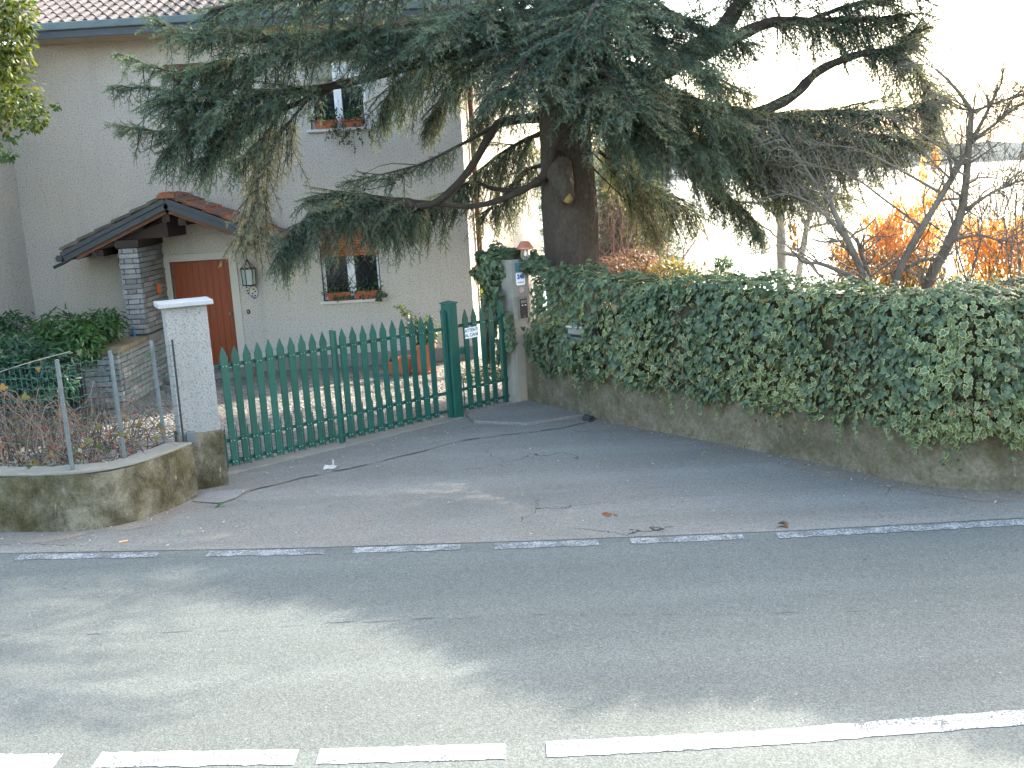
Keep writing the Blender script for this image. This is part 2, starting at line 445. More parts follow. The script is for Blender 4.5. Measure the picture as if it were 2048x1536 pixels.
def water_mat():
    m, nt, bs = new_mat('lake_water')
    bs.inputs['Base Color'].default_value = (0.03, 0.05, 0.06, 1); bs.inputs['Roughness'].default_value = 0.18
    bs.inputs['Specular IOR Level'].default_value = 0.6
    v = vecs(nt); bump(nt, bs, noise(nt, v, 0.25, 4), 0.12, 0.3)
    return m
MT['water'] = water_mat()
MT['hill'] = mat('wooded_hills', (0.022, 0.030, 0.024), (0.036, 0.042, 0.034), 0.02, 1.0, spec=0)
MT['curtain'] = mat('lace_curtain', (0.60, 0.62, 0.60), (0.48, 0.50, 0.49), 30, 0.9)

def leafshape(kind):
    """template: verts (k,3) with length along -y (tip at y=-1), faces as triangles"""
    if kind == 'ivy':
        out = [(0, .12), (.30, .32), (.52, .10), (.36, -.18), (.40, -.42), (.16, -.52), (0, -.95)]
        out = out + [(-x, y) for x, y in out[-2:0:-1]]
        n = len(out)
        V = [(x, y, -0.10*abs(x) - 0.12*y*y) for x, y in out]
        inn = [(x*.62, (y+.15)*.62-.15, 0.03 - 0.10*abs(x*.62)) for x, y in out]
        V = V + inn + [(0, -.12, .05)]
        F = []
        for i in range(n):
            j = (i+1) % n
            F += [(i, j, n+j), (i, n+j, n+i), (n+i, n+j, 2*n)]
        rim = np.array([1]*n + [0]*n + [0])
        return np.array(V, float), np.array(F), rim
    if kind == 'oval':
        V = [(0,0,0),(.22,-.3,-.05),(.24,-.6,-.07),(0,-1,-.12),(-.24,-.6,-.07),(-.22,-.3,-.05),(0,-.45,.03)]
        F = [(0,1,6),(1,2,6),(2,3,6),(3,4,6),(4,5,6),(5,0,6)]
        return np.array(V, float), np.array(F), np.zeros(7, int)
    if kind == 'long':
        V = [(0,0,0),(.13,-.35,-.03),(.12,-.7,-.06),(0,-1,-.14),(-.12,-.7,-.06),(-.13,-.35,-.03)]
        F = [(0,1,5),(1,2,4),(1,4,5),(2,3,4)]
        return np.array(V, float), np.array(F), np.zeros(6, int)
    V = [(0,0,0),(.28,-.5,-.04),(0,-1,-.1),(-.28,-.5,-.04)]
    return np.array(V, float), np.array([(0,1,2),(0,2,3)]), np.zeros(4, int)

def frames(n, tip):
    """rotation matrices with local z = n, local -y = tip (made perpendicular)"""
    n = n / np.linalg.norm(n, axis=1, keepdims=True)
    t = tip - n * (tip*n).sum(1, keepdims=True)
    t = t / (np.linalg.norm(t, axis=1, keepdims=True) + 1e-9)
    y = -t; x = np.cross(y, n)
    return np.stack([x, y, n], axis=2)
def leaves(parent, mat_, kind, P, n, tip, size, col, rimcol=None, singles=0, stuffname='foliage', leafname='leaf', pick=None):
    """a cloud of leaves; the 'singles' nearest ones become parts of their own, the rest one stuff part"""
    T, F, rim = leafshape(kind)
    R = frames(n, tip); Nn = len(P); K = len(T)
    idx = np.arange(Nn)
    sep = np.zeros(Nn, bool)
    if singles:
        d = np.linalg.norm(P - CAM, axis=1) if pick is None else pick
        sep[np.argsort(d)[:singles]] = True
    b = ~sep
    V = np.einsum('kj,nij->nki', T, R[b]) * size[b][:, None, None] + P[b][:, None, :]
    c = np.repeat(col[b][:, None, :], K, axis=1)
    if rimcol is not None:
        c = np.where(rim[None, :, None] == 1, rimcol[b][:, None, :], c)
    FF = (F[None] + (np.arange(b.sum()) * K)[:, None, None]).reshape(-1, 3)
    np_mesh(stuffname, V.reshape(-1, 3), FF, mat_, parent, c.reshape(-1, 3), kind='stuff')
    if singles:
        # shared meshes: five tints taken from the cloud
        ids = np.where(sep)[0]
        base = []
        for q in range(5):
            i = ids[(q * 37) % len(ids)]
            me = bpy.data.meshes.new(leafname); me.from_pydata([tuple(v) for v in T], [], [tuple(map(int, f)) for f in F]); me.update()
            a = me.attributes.new('tint', 'FLOAT_COLOR', 'POINT')
            cc = np.ones((K, 4), np.float32); cc[:, :3] = col[i]
            if rimcol is not None: cc[rim == 1, :3] = rimcol[i]
            a.data.foreach_set('color', cc.ravel()); me.materials.append(mat_)
            base.append(me)
        for k, i in enumerate(ids):
            M = Matrix.Identity(4)
            for r in range(3):
                for cc in range(3): M[r][cc] = R[i, r, cc] * size[i]
                M[r][3] = P[i, r]
            inst(leafname, base[k % 5], M, parent)

def interp_path(P, n):
    P = np.array(P, float); d = np.r_[0, np.cumsum(np.linalg.norm(np.diff(P, axis=0), axis=1))]
    s = np.linspace(0, d[-1], n)
    return np.stack([np.interp(s, d, P[:, k]) for k in range(P.shape[1])], 1), s
def smooth_path(P, n):
    """Catmull-Rom through the points"""
    P = np.array(P, float)
    if len(P) < 3: return interp_path(P, n)[0]
    Q = np.vstack([2*P[0]-P[1], P, 2*P[-1]-P[-2]]); out = []
    for u in np.linspace(0, len(P)-1-1e-6, n):
        i = int(u); t = u - i; a, b, c, d = Q[i:i+4]
        out.append(0.5*((2*b) + (c-a)*t + (2*a-5*b+4*c-d)*t*t + (3*b-a-3*c+d)*t**3))
    return np.array(out)
def runit(n):
    v = rng.normal(size=(n, 3)); return v / np.linalg.norm(v, axis=1, keepdims=True)
def text_mesh(name, s, size, mat_, parent, M, bold=0.0):
    cu = bpy.data.curves.new(name, 'FONT'); cu.body = s; cu.size = size; cu.align_x = 'CENTER'; cu.align_y = 'CENTER'
    cu.extrude = 0.0008; cu.offset = bold
    tmp = bpy.data.objects.new(name, cu); COL.objects.link(tmp)
    dg = bpy.context.evaluated_depsgraph_get()
    me = bpy.data.meshes.new_from_object(tmp.evaluated_get(dg))
    bpy.data.objects.remove(tmp)
    me.materials.clear(); me.materials.append(mat_); me.name = name
    return inst(name, me, M, parent)

# ================================================================== GROUND, ROAD, LAKE
def sheet(name, poly, z, m):
    mb = MB(); mb.add([(x, y, z) for x, y in poly], [tuple(range(len(poly)))])
    return tag(part(name, mb, m), kind='structure')
# terrain: flat garden, then falling to the lake shore
ys = [-60, -10, 0, 5, 7.5, 9, 12, 16, 20, 24, 28, 40, 70, 100, 140, 400, 1500, 2750, 2850, 3500]
xs = [-4300, -1500, -300, -80, -30, -12, -5, 0, 5, 12, 30, 80, 300, 1500, 4300]
def terr(x, y):
    if y <= 24: return -0.03
    return -0.03 - min(26, (y - 24) * 0.26)
V = [(x, y, terr(x, y)) for y in ys for x in xs]; nx = len(xs)
F = [(j*nx+i, j*nx+i+1, (j+1)*nx+i+1, (j+1)*nx+i) for j in range(len(ys)-1) for i in range(nx-1)]
tag(np_mesh('ground', V, F, MT['soil']), kind='structure')
sheet('lake', [(-4250, 95), (4250, 95), (4250, 2960), (-4250, 2960)], -20, MT['water'])
# far wooded shore
hx = np.linspace(-3300, 4200, 150)
hv = []; rows = 7
for j in range(rows):
    t = j / (rows - 1)
    for k, x in enumerate(hx):
        top = 52 + 16*math.sin(x*0.0021+1.0) + 9*math.sin(x*0.0063) + 3*math.sin(x*0.021) + 2.2*math.sin(x*0.083)
        hv.append((x, 2900 + 500*t + 40*math.sin(x*0.003), -21 + (top + 21) * (t ** 0.8) + (2*math.sin(x*.2+j*9) if 0 < j < rows-1 else 0)))
hf = [(j*150+i, j*150+i+1, (j+1)*150+i+1, (j+1)*150+i) for j in range(rows-1) for i in range(149)]
tag(np_mesh('hills', hv, hf, MT['hill'], smooth=True), kind='structure')

EDGE = [(-40, 13.5), (-12, 9.75), (-8, 9.1), (-4.46, 8.59), (-1.83, 8.27), (.19, 8.1), (2.22, 7.98), (4, 7.96), (8, 8.1), (14, 8.7), (40, 12.5)]
CENT = [(-40, 9.9), (-12, 6.5), (-6, 5.6), (-2.87, 5.19), (-1.23, 5.06), (-.11, 4.99), (1.12, 4.97), (2.56, 5.03), (7, 5.35), (14, 6.1), (40, 9.2)]
def yon(path, x): return float(np.interp(x, [p[0] for p in path], [p[1] for p in path]))
sheet('road', [(-40, -14), (40, -14)] + [(x, y + .35) for x, y in EDGE[::-1]], 0.0, MT['road'])
HW = [(0.20, 13.66), (0.92, 12.5), (2.02, 11.17), (2.83, 10.14), (3.4, 9.3), (3.8, 8.88), (4.4, 8.72), (7, 8.85), (12, 9.4), (20, 10.6)]   # face of the retaining wall
sheet('forecourt', [(x, y + .10) for x, y in EDGE] + [(40, 13.2), (20, 10.75), (12, 9.5), (7, 8.95), (4.4, 8.82), (3.9, 8.95), (3.5, 9.4), (2.93, 10.2), (2.12, 11.25), (1.0, 12.6), (0.3, 13.75), (-.06, 13.75), (-.73, 13.02), (-3.15, 11.0), (-3.3, 10.6), (-3.6, 9.6), (-4.8, 9.5), (-8, 9.9), (-14, 11), (-40, 15)], 0.004, MT['fore'])
sheet('courtyard', [(-3.6, 11.0), (-3.15, 10.95), (-.73, 12.98), (-.06, 13.7), (.3, 14.2), (.3, 24), (-12, 24), (-12, 11.8), (-6, 11.6), (-4.4, 11.3)], -0.006, MT['cobble'])
def strip(name, path, x0, x1, wd, z, m, ragged=0.0):
    xs_ = np.linspace(x0, x1, max(3, int(abs(x1-x0)/.06)))
    mb = MB(); vs = []
    for x in xs_:
        y = yon(path, x)
        vs += [(x, y - wd/2 + random.uniform(-ragged, ragged), z), (x, y + wd/2 + random.uniform(-ragged, ragged), z)]
    mb.add(vs, [(2*i, 2*i+2, 2*i+3, 2*i+1) for i in range(len(xs_)-1)])
    return tag(part(name, mb, m), kind='structure')
for a, b in [(-9, -4.9), (-4.3, -3.05), (-2.62, -1.62), (-1.38, -.50), (-.22, .62), (.88, 1.78), (2.04, 12)]:
    strip('edge_line', EDGE, a, b, .13, 0.004, MT['edge'], .010)
def gx(x, y): return gnd(x, y)[0]
for a, b in [(-9, gx(112, 1528)), (gx(190, 1526), gx(592, 1518)), (gx(635, 1518), gx(1012, 1508)), (gx(1093, 1504), 12)]:
    strip('centre_line', CENT, a, b, .15, 0.004, MT['line'], .008)
SEAM = [(-6, 7.15), (-2.58, 6.78), (-.09, 6.74), (1.5, 6.5), (3.26, 6.45), (6, 6.6)]
def seams(path, wmin, wmax, lmin, lmax, gmin, gmax, jy):
    mb = MB(); x = -5.5
    while x < 6:
        L = random.uniform(lmin, lmax)**1.0; wd = random.uniform(wmin, wmax); dy = random.gauss(0, jy)
        xs_ = np.linspace(x, x+L, 6); yy = [yon(path, a) + dy + random.gauss(0, .003) for a in xs_]
        vs = []
        for a, b_, q in zip(xs_, yy, (.2, .8, 1, .9, .7, .1)): vs += [(a, b_ - wd*q/2, .004), (a, b_ + wd*q/2, .004)]
        mb.add(vs, [(2*k, 2*k+2, 2*k+3, 2*k+1) for k in range(5)])
        x += L + random.uniform(gmin, gmax)
    return tag(part('road_seam', mb, MT['seam']), kind='structure')
seams(SEAM, .002, .008, .03, .28, .01, .25, .012)
seams([(p[0], p[1] + .85) for p in SEAM], .004, .009, .01, .05, .05, .5, .04)
# pale concrete in front of the gate, its broken edge, and the step by the small gate
CRK = [gnd(x, y)[:2] for x, y in [(470, 992), (520, 978), (600, 958), (700, 938), (800, 915), (860, 900), (900, 888), (940, 880), (1000, 872), (1060, 866), (1120, 858), (1172, 846)]]
gl = [(-3.05, 10.62), (-3.1, 10.98), (-2.3, 11.66), (-1.5, 12.34), (-.78, 12.96), (-.06, 13.68), (.22, 13.62), (.9, 12.52)]
cr2 = []
for i in range(len(CRK)-1):
    for t in (0, .33, .66):
        p = np.array(CRK[i])*(1-t) + np.array(CRK[i+1])*t
        cr2.append((p[0] + random.uniform(-.015, .015), p[1] + random.uniform(-.02, .02)))
cr2.append(tuple(CRK[-1]))
sheet('gate_apron', cr2 + gl[::-1], 0.008, MT['apron'])
mb = MB()
for i in range(len(cr2)-1):
    if random.random() < 0.2: continue
    (x0, y0), (x1, y1) = cr2[i], cr2[i+1]; wd = random.uniform(.004, .014)
    mb.add([(x0, y0-wd, .012), (x1, y1-wd, .012), (x1, y1+wd*.3, .012), (x0, y0+wd*.3, .012)], [(0, 1, 2, 3)])
tag(part('pavement_crack', mb, MT['seam']), kind='structure')
# threshold under the gate
g0, g1, g2 = np.array([-3.13, 10.97]), np.array([-.78, 12.955]), np.array([-.05, 13.67])
gd = nrm(g1 - g0); gn = np.array([gd[1], -gd[0]])           # gn points to the road
def gp(s, off=0.0, z=0.0, base=g0, d=gd, n=gn):
    q = base + d*s + n*off
    return (q[0], q[1], z)
mb = MB(); L = np.linalg.norm(g1-g0)
mb.prism([gp(-.05, .13, -.02), gp(L+.1, .13, -.02), gp(L+.1, -.12, -.02), gp(-.05, -.12, -.02)], (0, 0, .045))
tag(part('gate_threshold', mb, MT['lowcap'], bevel=.006), kind='structure')
step = [gnd(x, y) for x, y in [(948, 848), (1055, 852), (1172, 834)]]
mb = MB(); sp = [(step[0][0], step[0][1]), (step[1][0], step[1][1]), (step[2][0], step[2][1]), (.2, 13.66), (-.05, 13.64), (-.6, 13.05)]
mb.prism([(x, y, -.01) for x, y in sp], (0, 0, .052))
tag(part('raised_step', mb, MT['apron'], bevel=.012), kind='structure')
mb = MB(); c = gnd(1180, 843)
mb.tube([c + np.array([-.05, .06, .035]), c + np.array([.02, -.03, .03])], [.05, .045], 10)
t = part('drain_pipe', mb, MT['seam'], org=c)
tag(t, 'dark drain pipe end at the foot of the ivy wall beside the low step', 'drain')
mb = MB()
mb.prism([gnd(x, y, .014) for x, y in [(385, 1003), (415, 985), (500, 978), (470, 997), (440, 1006)]][::-1], (0, 0, .006))
tag(part('concrete_patch', mb, MT['conc']), kind='structure')
# dirt swept along the foot of both walls
LWP = smooth_path([(-8, 9.72), (-4.9, 9.30), (-4.07, 9.19), (-3.62, 9.33), (-3.34, 9.72), (-3.19, 10.12)], 60)
def dirt(path, off0, off1, name):
    P, s = interp_path(path, 240); mb = MB(); vs = []; jit = 0
    for i, p in enumerate(P):
        jit = .8*jit + random.uniform(-.3, .3); jj = .5 + .3*math.sin(s[i]*4.1) + .2*math.sin(s[i]*9.7 + 2) + .25*jit
        t = nrm(P[min(i+1, 239)] - P[max(i-1, 0)]); n = np.array([t[1], -t[0]])
        a, b = p - n*.05, p + n*(off0 + (off1-off0)*jj)
        vs += [(*a, .010), (*b, .0065)]
    mb.add(vs, [(2*i, 2*i+1, 2*i+3, 2*i+2) for i in range(239)])
    return tag(part(name, mb, MT['dirt']), kind='structure')
dirt([tuple(p) for p in LWP], .10, .34, 'dirt_verge')
dirt([(1.0, 12.42), (2.02, 11.17), (2.83, 10.14)], .04, .12, 'dirt_verge')
dirt([(2.83, 10.14), (3.4, 9.3), (3.8, 8.88), (4.4, 8.72), (7, 8.85)], .12, .34, 'dirt_verge')

# ================================================================== HOUSE
HY = 17.5
H = thing('house', 'beige stuccoed two storey house with grey tiled roof and gabled porch', 'house', (-4.5, HY, 0))
def wall_grid(mb, x0, x1, z0, z1, holes, y, depth):
    xs_ = sorted({x0, x1, *[h[0] for h in holes], *[h[1] for h in holes]})
    zs_ = sorted({z0, z1, *[h[2] for h in holes], *[h[3] for h in holes]})
    for i in range(len(xs_)-1):
        for j in range(len(zs_)-1):
            cx, cz = (xs_[i]+xs_[i+1])/2, (zs_[j]+zs_[j+1])/2
            if any(h[0] < cx < h[1] and h[2] < cz < h[3] for h in holes): continue
            mb.add([(xs_[i], y, zs_[j]), (xs_[i+1], y, zs_[j]), (xs_[i+1], y, zs_[j+1]), (xs_[i], y, zs_[j+1])], [(0, 1, 2, 3)])
    for a, b, c, d in holes:
        e = y + depth
        mb.add([(a,y,c),(a,e,c),(a,e,d),(a,y,d)], [(0,1,2,3)]); mb.add([(b,y,c),(b,y,d),(b,e,d),(b,e,c)], [(0,1,2,3)])
        mb.add([(a,y,d),(a,e,d),(b,e,d),(b,y,d)], [(0,1,2,3)]); mb.add([(a,y,c),(b,y,c),(b,e,c),(a,e,c)], [(0,1,2,3)])
WIN = [(-3.05, -2.08, 1.12, 2.34), (-3.0, -2.08, 3.91, 5.06), (-5.27, -4.32, 3.88, 5.05)]
DOOR = (-5.53, -4.56, .12, 1.92)
mb = MB()
wall_grid(mb, -7.86, -.57, 0, 5.5, WIN + [DOOR], HY, .2)
mb.add([(-.57, HY, 0), (-.28, 19, 0), (-.28, 19, 5.5), (-.57, HY, 5.5)], [(0, 1, 2, 3)])
mb.add([(-.28, 19, 0), (.80, 23, 0), (.80, 23, 5.5), (-.28, 19, 5.5)], [(0, 1, 2, 3)])
mb.add([(.80, 23, 0), (-7.86, 26, 0), (-7.86, 26, 5.5), (.80, 23, 5.5)], [(0, 1, 2, 3)])
mb.box((-12, 13.2, 0), (-7.86, 26, 5.5))
part('wall', mb, MT['stucco'], H)
mb = MB(); mb.box((-7.86, HY-.035, 0), (-5.75, HY+.02, .22)); mb.box((-4.38, HY-.035, 0), (-.60, HY+.02, .22))
part('plinth', mb, MT['conc'], H)
# roof
EZ, EY, SL = 5.62, 16.86, math.radians(21)
def roofp(x, d, up=0.0): return np.array([x, EY + d*math.cos(SL) - up*math.sin(SL), EZ + d*math.sin(SL) + up*math.cos(SL)])
mb = MB()
mb.prism([roofp(-7.28, 0), roofp(.05, 0), roofp(.9, 5.6), roofp(-12, 5.6), roofp(-12, 4.4)], (0, 0, -.06))
mb.prism([(-7.28, 12.6, EZ), (-7.28, 16.86, EZ), (-12, 21.2, EZ+1.72), (-12, 12.6, EZ+1.72)], (0, 0, -.06))
roof = part('roof', mb, MT['soffit'], H)
def tile_mesh(name, wd, ln, m):
    prof = [(-.5, .02), (-.5, .008), (-.08, .0), (.0, .03), (.10, .052), (.22, .058), (.36, .05), (.46, .028), (.5, .006)]
    V = []; n = len(prof)
    for y, up in ((0, .028), (ln, .004)):
        V += [(x*wd, y, z*wd/.18 + up) for x, z in prof]
    V += [(x*wd, 0, z*wd/.18 + .028 - .016) for x, z in prof]
    F = [(i, i+1, n+i+1, n+i) for i in range(n-1)] + [(2*n+i, 2*n+i+1, i+1, i) for i in range(n-1)]
    me = bpy.data.meshes.new(name); me.from_pydata(V, [], F); me.update(); me.materials.append(m)
    return me, np.array(V), F
TW, TL = .178, .33
tm, tV, tF = tile_mesh('roof_tile', TW, TL + .05, MT['rtile'])
cells = []
for r in range(15):
    for k in range(44):
        x = -7.18 + TW*(k+.5) - 0
        d = r*TL
        if x > .1: continue
        cells.append((r, x, d))
for r in range(1, 14):
    for k in range(1, 1+int(r*TL*.93/TW)): cells.append((r, -7.18 - TW*(k-.5), r*TL))
score = [(c[0]*1.0 + (0 if c[1] < -3.2 else 6)) for c in cells]
order = np.argsort(score, kind='stable')
Mb = Matrix(((1, 0, 0, 0), (0, math.cos(SL), -math.sin(SL), 0), (0, math.sin(SL), math.cos(SL), 0), (0, 0, 0, 1)))
bigV, bigF = [], []
for q, i in enumerate(order):
    r, x, d = cells[i]
    p = roofp(x + random.uniform(-.004, .004), d + random.uniform(-.008, .008), .012)
    M = Matrix.Translation(Vector(p)) @ Mb @ Matrix.Rotation(random.uniform(-.012, .012), 4, 'Z')
    if q < 300: inst('tile', tm, M, roof)
    else:
        b = len(bigV); bigV += [tuple(M @ Vector(v)) for v in tV]; bigF += [tuple(k+b for k in f) for f in tF]
np_mesh('roof_tiles', bigV, np.array(bigF), MT['rtile'], roof, kind='stuff')
mb = MB()
mb.box((-7.30, EY-.10, EZ-.06), (.10, EY+.02, EZ+.055)); mb.box((-7.30, 12.6, EZ-.06), (-7.18, EY-.103, EZ+.055))
part('gutter', mb, MT['gutter'], roof, bevel=.015)
mb = MB()
mb.box((-7.26, EY-.045, EZ-.17), (.06, EY+.015, EZ-.066)); mb.box((-7.26, 12.6, EZ-.17), (-7.21, EY-.048, EZ-.066))
part('fascia', mb, MT['fascia'], roof)
mb = MB()
mb.box((-7.25, EY+.018, EZ-.165), (.05, HY+.3, EZ-.12)); mb.box((-7.86, 12.6, EZ-.165), (-7.262, EY+.016, EZ-.12)); mb.box((-.57, HY+.303, EZ-.165), (1.2, 24, EZ-.12))
part('soffit', mb, MT['soffit'], roof)
# windows
def window(hx, shutter=False, curtain=False):
    a, b, c, d = hx; y = HY + .10
    f = MB(); t = .055
    f.box((a, y, c), (a+t, y+.06, d)); f.box((b-t, y, c), (b, y+.06, d)); f.box((a+t, y, d-t), (b-t, y+.06, d)); f.box((a+t, y, c), (b-t, y+.06, c+t))
    m = (a+b)/2
    f.box((m-.062, y-.012, c+t), (m-.002, y+.05, d-t)); f.box((m+.002, y-.012, c+t), (m+.062, y+.05, d-t))
    W = part('window', f, MT['white'], H, bevel=.004)
    for x0, x1 in ((a+t, m-.062), (m+.062, b-t)):
        p = MB(); p.box((x0, y+.02, c+t), (x1, y+.028, d-t)); part('pane', p, MT['glass'], W)
    s = MB(); s.box((a-.06, HY-.06, c-.045), (b+.06, HY+.09, c-.002)); part('sill', s, MT['sill'], W, bevel=.004)
    if shutter:
        for k in range(11):
            z = d - .045*(k+1)
            l = MB(); l.prism([(a+.004, y-.05, z), (a+.004, y-.062, z+.012), (a+.004, y-.05, z+.041), (a+.004, y-.03, z+.041), (a+.004, y-.03, z)], (b-a-.008, 0, 0))
            part('shutter_slat', l, MT['lath'], W)
    if curtain:
        l = MB(); n = 16
        vs = [(m+.065 + (b-t-m-.065)*i/n, y+.016 + .003*math.sin(i*2.1), z) for z in (d-t-.45, d-t) for i in range(n+1)]
        l.add(vs, [(i, i+1, n+2+i, n+1+i) for i in range(n)]); part('curtain', l, MT['curtain'], W)
    return W
Wlow = window(WIN[0], shutter=True)
Wup = window(WIN[1], curtain=True)
Wleft = window(WIN[2])
# half-lowered shutter head over the upper window
for W, hx in ((Wup, WIN[1]), (Wleft, WIN[2])):
    for k in range(2):
        l = MB(); z = hx[3] - .045*(k+1); l.box((hx[0]+.004, HY+.03, z), (hx[1]-.004, HY+.05, z+.041)); part('shutter_slat', l, MT['wood'], W)
# lattice grille of the lower window
g = MB(); a, b, c, d = WIN[0]; y = HY + .03
for k in range(-4, 9):
    for sgn in (1, -1):
        x0 = a + k*.24; pts = []
        for t in np.linspace(0, 1, 30):
            xx = x0 + sgn*t*.9; zz = c + .02 + t*(d-c-.02)
            if a < xx < b: pts.append((xx, y + (.006 if sgn > 0 else -.006), zz))
        if len(pts) > 1: g.tube([pts[0], pts[-1]], .006, 5)
g.box((a, y-.01, c), (a+.018, y+.01, d)); g.box((b-.018, y-.01, c), (b, y+.01, d)); g.box((a+.018, y-.01, c+.003), (b-.018, y+.01, c+.02))
part('grille', g, MT['iron'], Wlow)
# door and frame
fr = MB(); a, b, c, d = DOOR
fr.box((a-.13, HY-.03, .0), (a, HY+.06, d+.12)); fr.box((b, HY-.03, .0), (b+.13, HY+.06, d+.12)); fr.box((a, HY-.03, d), (b, HY+.06, d+.12))
D = part('door', (lambda m: (m.box((a, HY+.13, c), (b, HY+.135, d)), m)[1])(MB()), MT['darkwood'], H)
part('frame', fr, MT['frame'], D, bevel=.005)
for k in range(9):
    wd = (b-a-.01)/9; p = MB(); p.box((a+.005+wd*k+.0015, HY+.10, c), (a+.005+wd*(k+1)-.0015, HY+.128, d)); part('board', p, MT['door'], D, bevel=.002)
p = MB(); p.lathe([(.0, 0), (.028, .0), (.03, .01), (.018, .035), (.0, .04)], (0, 0, 0), 12)
me = p.mesh('handle'); me.materials.append(MT['steel']); inst('handle', me, Matrix.Translation((b-.09, HY+.10, 1.0)) @ Matrix.Rotation(math.pi/2, 4, 'X'), D)
p = MB(); p.box((a-.3, HY-.55, 0), (b+.3, HY-.04, .10)); part('doorstep', p, MT['conc'], H, bevel=.01)
# corner downpipe
p = MB(); p.tube([(-.41, 18.0, .0), (-.41, 18.0, 2.5), (-.41, 18.0, 5.3), (-.45, 17.7, 5.42), (-.5, 17.0, 5.5)], .048, 10)
pp = part('downpipe', p, MT['pipe'], H, smooth=True)
for z in (1.0, 2.7, 4.4):
    q = MB(); q.tube([(-.41, 18.0, z-.02), (-.41, 18.0, z+.02)], .056, 10); part('bracket', q, MT['pipe'], pp)

# porch: gable roof on dark timbers, left on a stone pillar
PRX, PRZ, PSL = -5.11, 2.90, math.radians(23.2)
PF = 16.28
def por(sx, d, y, up=0.0): return np.array([PRX + sx*(d*math.cos(PSL) + up*math.sin(PSL)), y, PRZ - d*math.sin(PSL) + up*math.cos(PSL)])
mb = MB()
for sx in (-1, 1):
    L = 1.80 if sx < 0 else 1.86
    mb.prism([por(sx, 0, PF+.06), por(sx, L, PF+.06), por(sx, L, PF+.06, -.035), por(sx, 0, PF+.06, -.035)], (0, HY-.004-PF-.06, 0))
PR = part('porch_roof', mb, MT['wood'], H)
for sx in (-1, 1):
    L = 1.82 if sx < 0 else 1.88
    m1 = MB(); m1.prism([por(sx, 0.0, PF-.02, .055), por(sx, L, PF-.02, .055), por(sx, L, PF-.02, -.012), por(sx, 0, PF-.02, -.012)], (0, .05, 0)); part('verge_board', m1, MT['fascia'], PR)
    m1 = MB(); m1.prism([por(sx, 0.0, PF, -.016), por(sx, L, PF, -.016), por(sx, L, PF, -.10), por(sx, 0, PF, -.10)], (0, .045, 0)); part('verge_board', m1, MT['fascia'], PR)
    m1 = MB(); m1.prism([por(sx, 0.03, PF+.05, -.06), por(sx, L-.16, PF+.05, -.06), por(sx, L-.16, PF+.05, -.155), por(sx, 0.03, PF+.05, -.155)], (0, .07, 0)); part('rafter', m1, MT['wood'], PR)
for sx, d in ((-1, .12), (1, .28), (1, 1.25), (-1, 1.30)):
    b0 = por(sx, d, 0, -.16); m1 = MB(); m1.box((b0[0]-.06, PF+.10, b0[2]-.11), (b0[0]+.06, HY-.005, b0[2])); part('beam', m1, MT['darkwood'], PR)
m1 = MB(); m1.box((-5.96, PF+.02, 2.245), (-5.60, HY-.01, 2.36)); part('beam', m1, MT['darkwood'], PR)
m1 = MB(); m1.prism([(-6.0, PF+.25, 2.36), (-5.2, PF+.25, 2.36), (-5.2, PF+.25, 2.62)], (0, HY-.01-PF-.25, 0)); part('gable_board', m1, MT['darkwood'], PR)
ptm, _, _ = tile_mesh('porch_tile', .185, .34, MT['ptile'])
ptm2, _, _ = tile_mesh('porch_tile', .185, .34, MT['ptile2'])
for sx in (-1, 1):
    for r in range(6):
        for k in range(7):
            d = 1.82 - r*.31; y = PF + .02 + .185*(k+.5)
            if y > HY-.05: continue
            p = por(sx, d + random.uniform(-.012, .012), y, .045 + random.uniform(0, .008))
            up_ = nrm(por(sx, 0, 0) - por(sx, 1, 0)); nn_ = np.array([sx*math.sin(PSL), 0, math.cos(PSL)]); xx_ = np.cross(up_, nn_)
            M = Matrix.Identity(4)
            for i in range(3): M[i][0], M[i][1], M[i][2], M[i][3] = xx_[i], up_[i], nn_[i], p[i]
            inst('tile', ptm if sx > 0 else ptm2, M @ Matrix.Rotation(random.uniform(-.03, .03), 4, 'Z'), PR)
rt = MB(); n = 7
vs = []
for y, rr in ((0, .125), (.30, .10)):
    for k in range(n): q = math.pi*(k/(n-1)); vs.append((rr*math.cos(q), y, rr*math.sin(q)*.8))
rt.add(vs, [(k, k+1, n+k+1, n+k) for k in range(n-1)] + [tuple(range(n))])
rme = rt.mesh('ridge_tile'); rme.materials.append(MT['ptile'])
for k in range(5):
    inst('ridge_tile', rme, Matrix.Translation((PRX + random.uniform(-.01, .01), PF - .03 + .24*k, PRZ + .055 + random.uniform(-.006, .012))) @ Matrix.Rotation(random.uniform(-.05, .02), 4, 'X'), PR)
# gutters and the bent spout on the left
gl_ = por(-1, 1.86, 0, -.03); m1 = MB(); m1.tube([(gl_[0]-.03, PF, gl_[2]), (gl_[0]-.03, HY-.01, gl_[2])], .055, 8); part('gutter', m1, MT['fascia'], PR)
gr_ = por(1, 1.92, 0, -.03); m1 = MB(); m1.tube([(gr_[0]+.03, PF, gr_[2]), (gr_[0]+.03, HY-.01, gr_[2])], .055, 8); part('gutter', m1, MT['fascia'], PR)
m1 = MB(); m1.tube(smooth_path([at(146, 497, PF+.05), at(145, 512, PF+.05), at(133, 523, PF+.06), at(108, 535, PF+.1)], 10), .026, 8); part('spout', m1, MT['fascia'], PR)
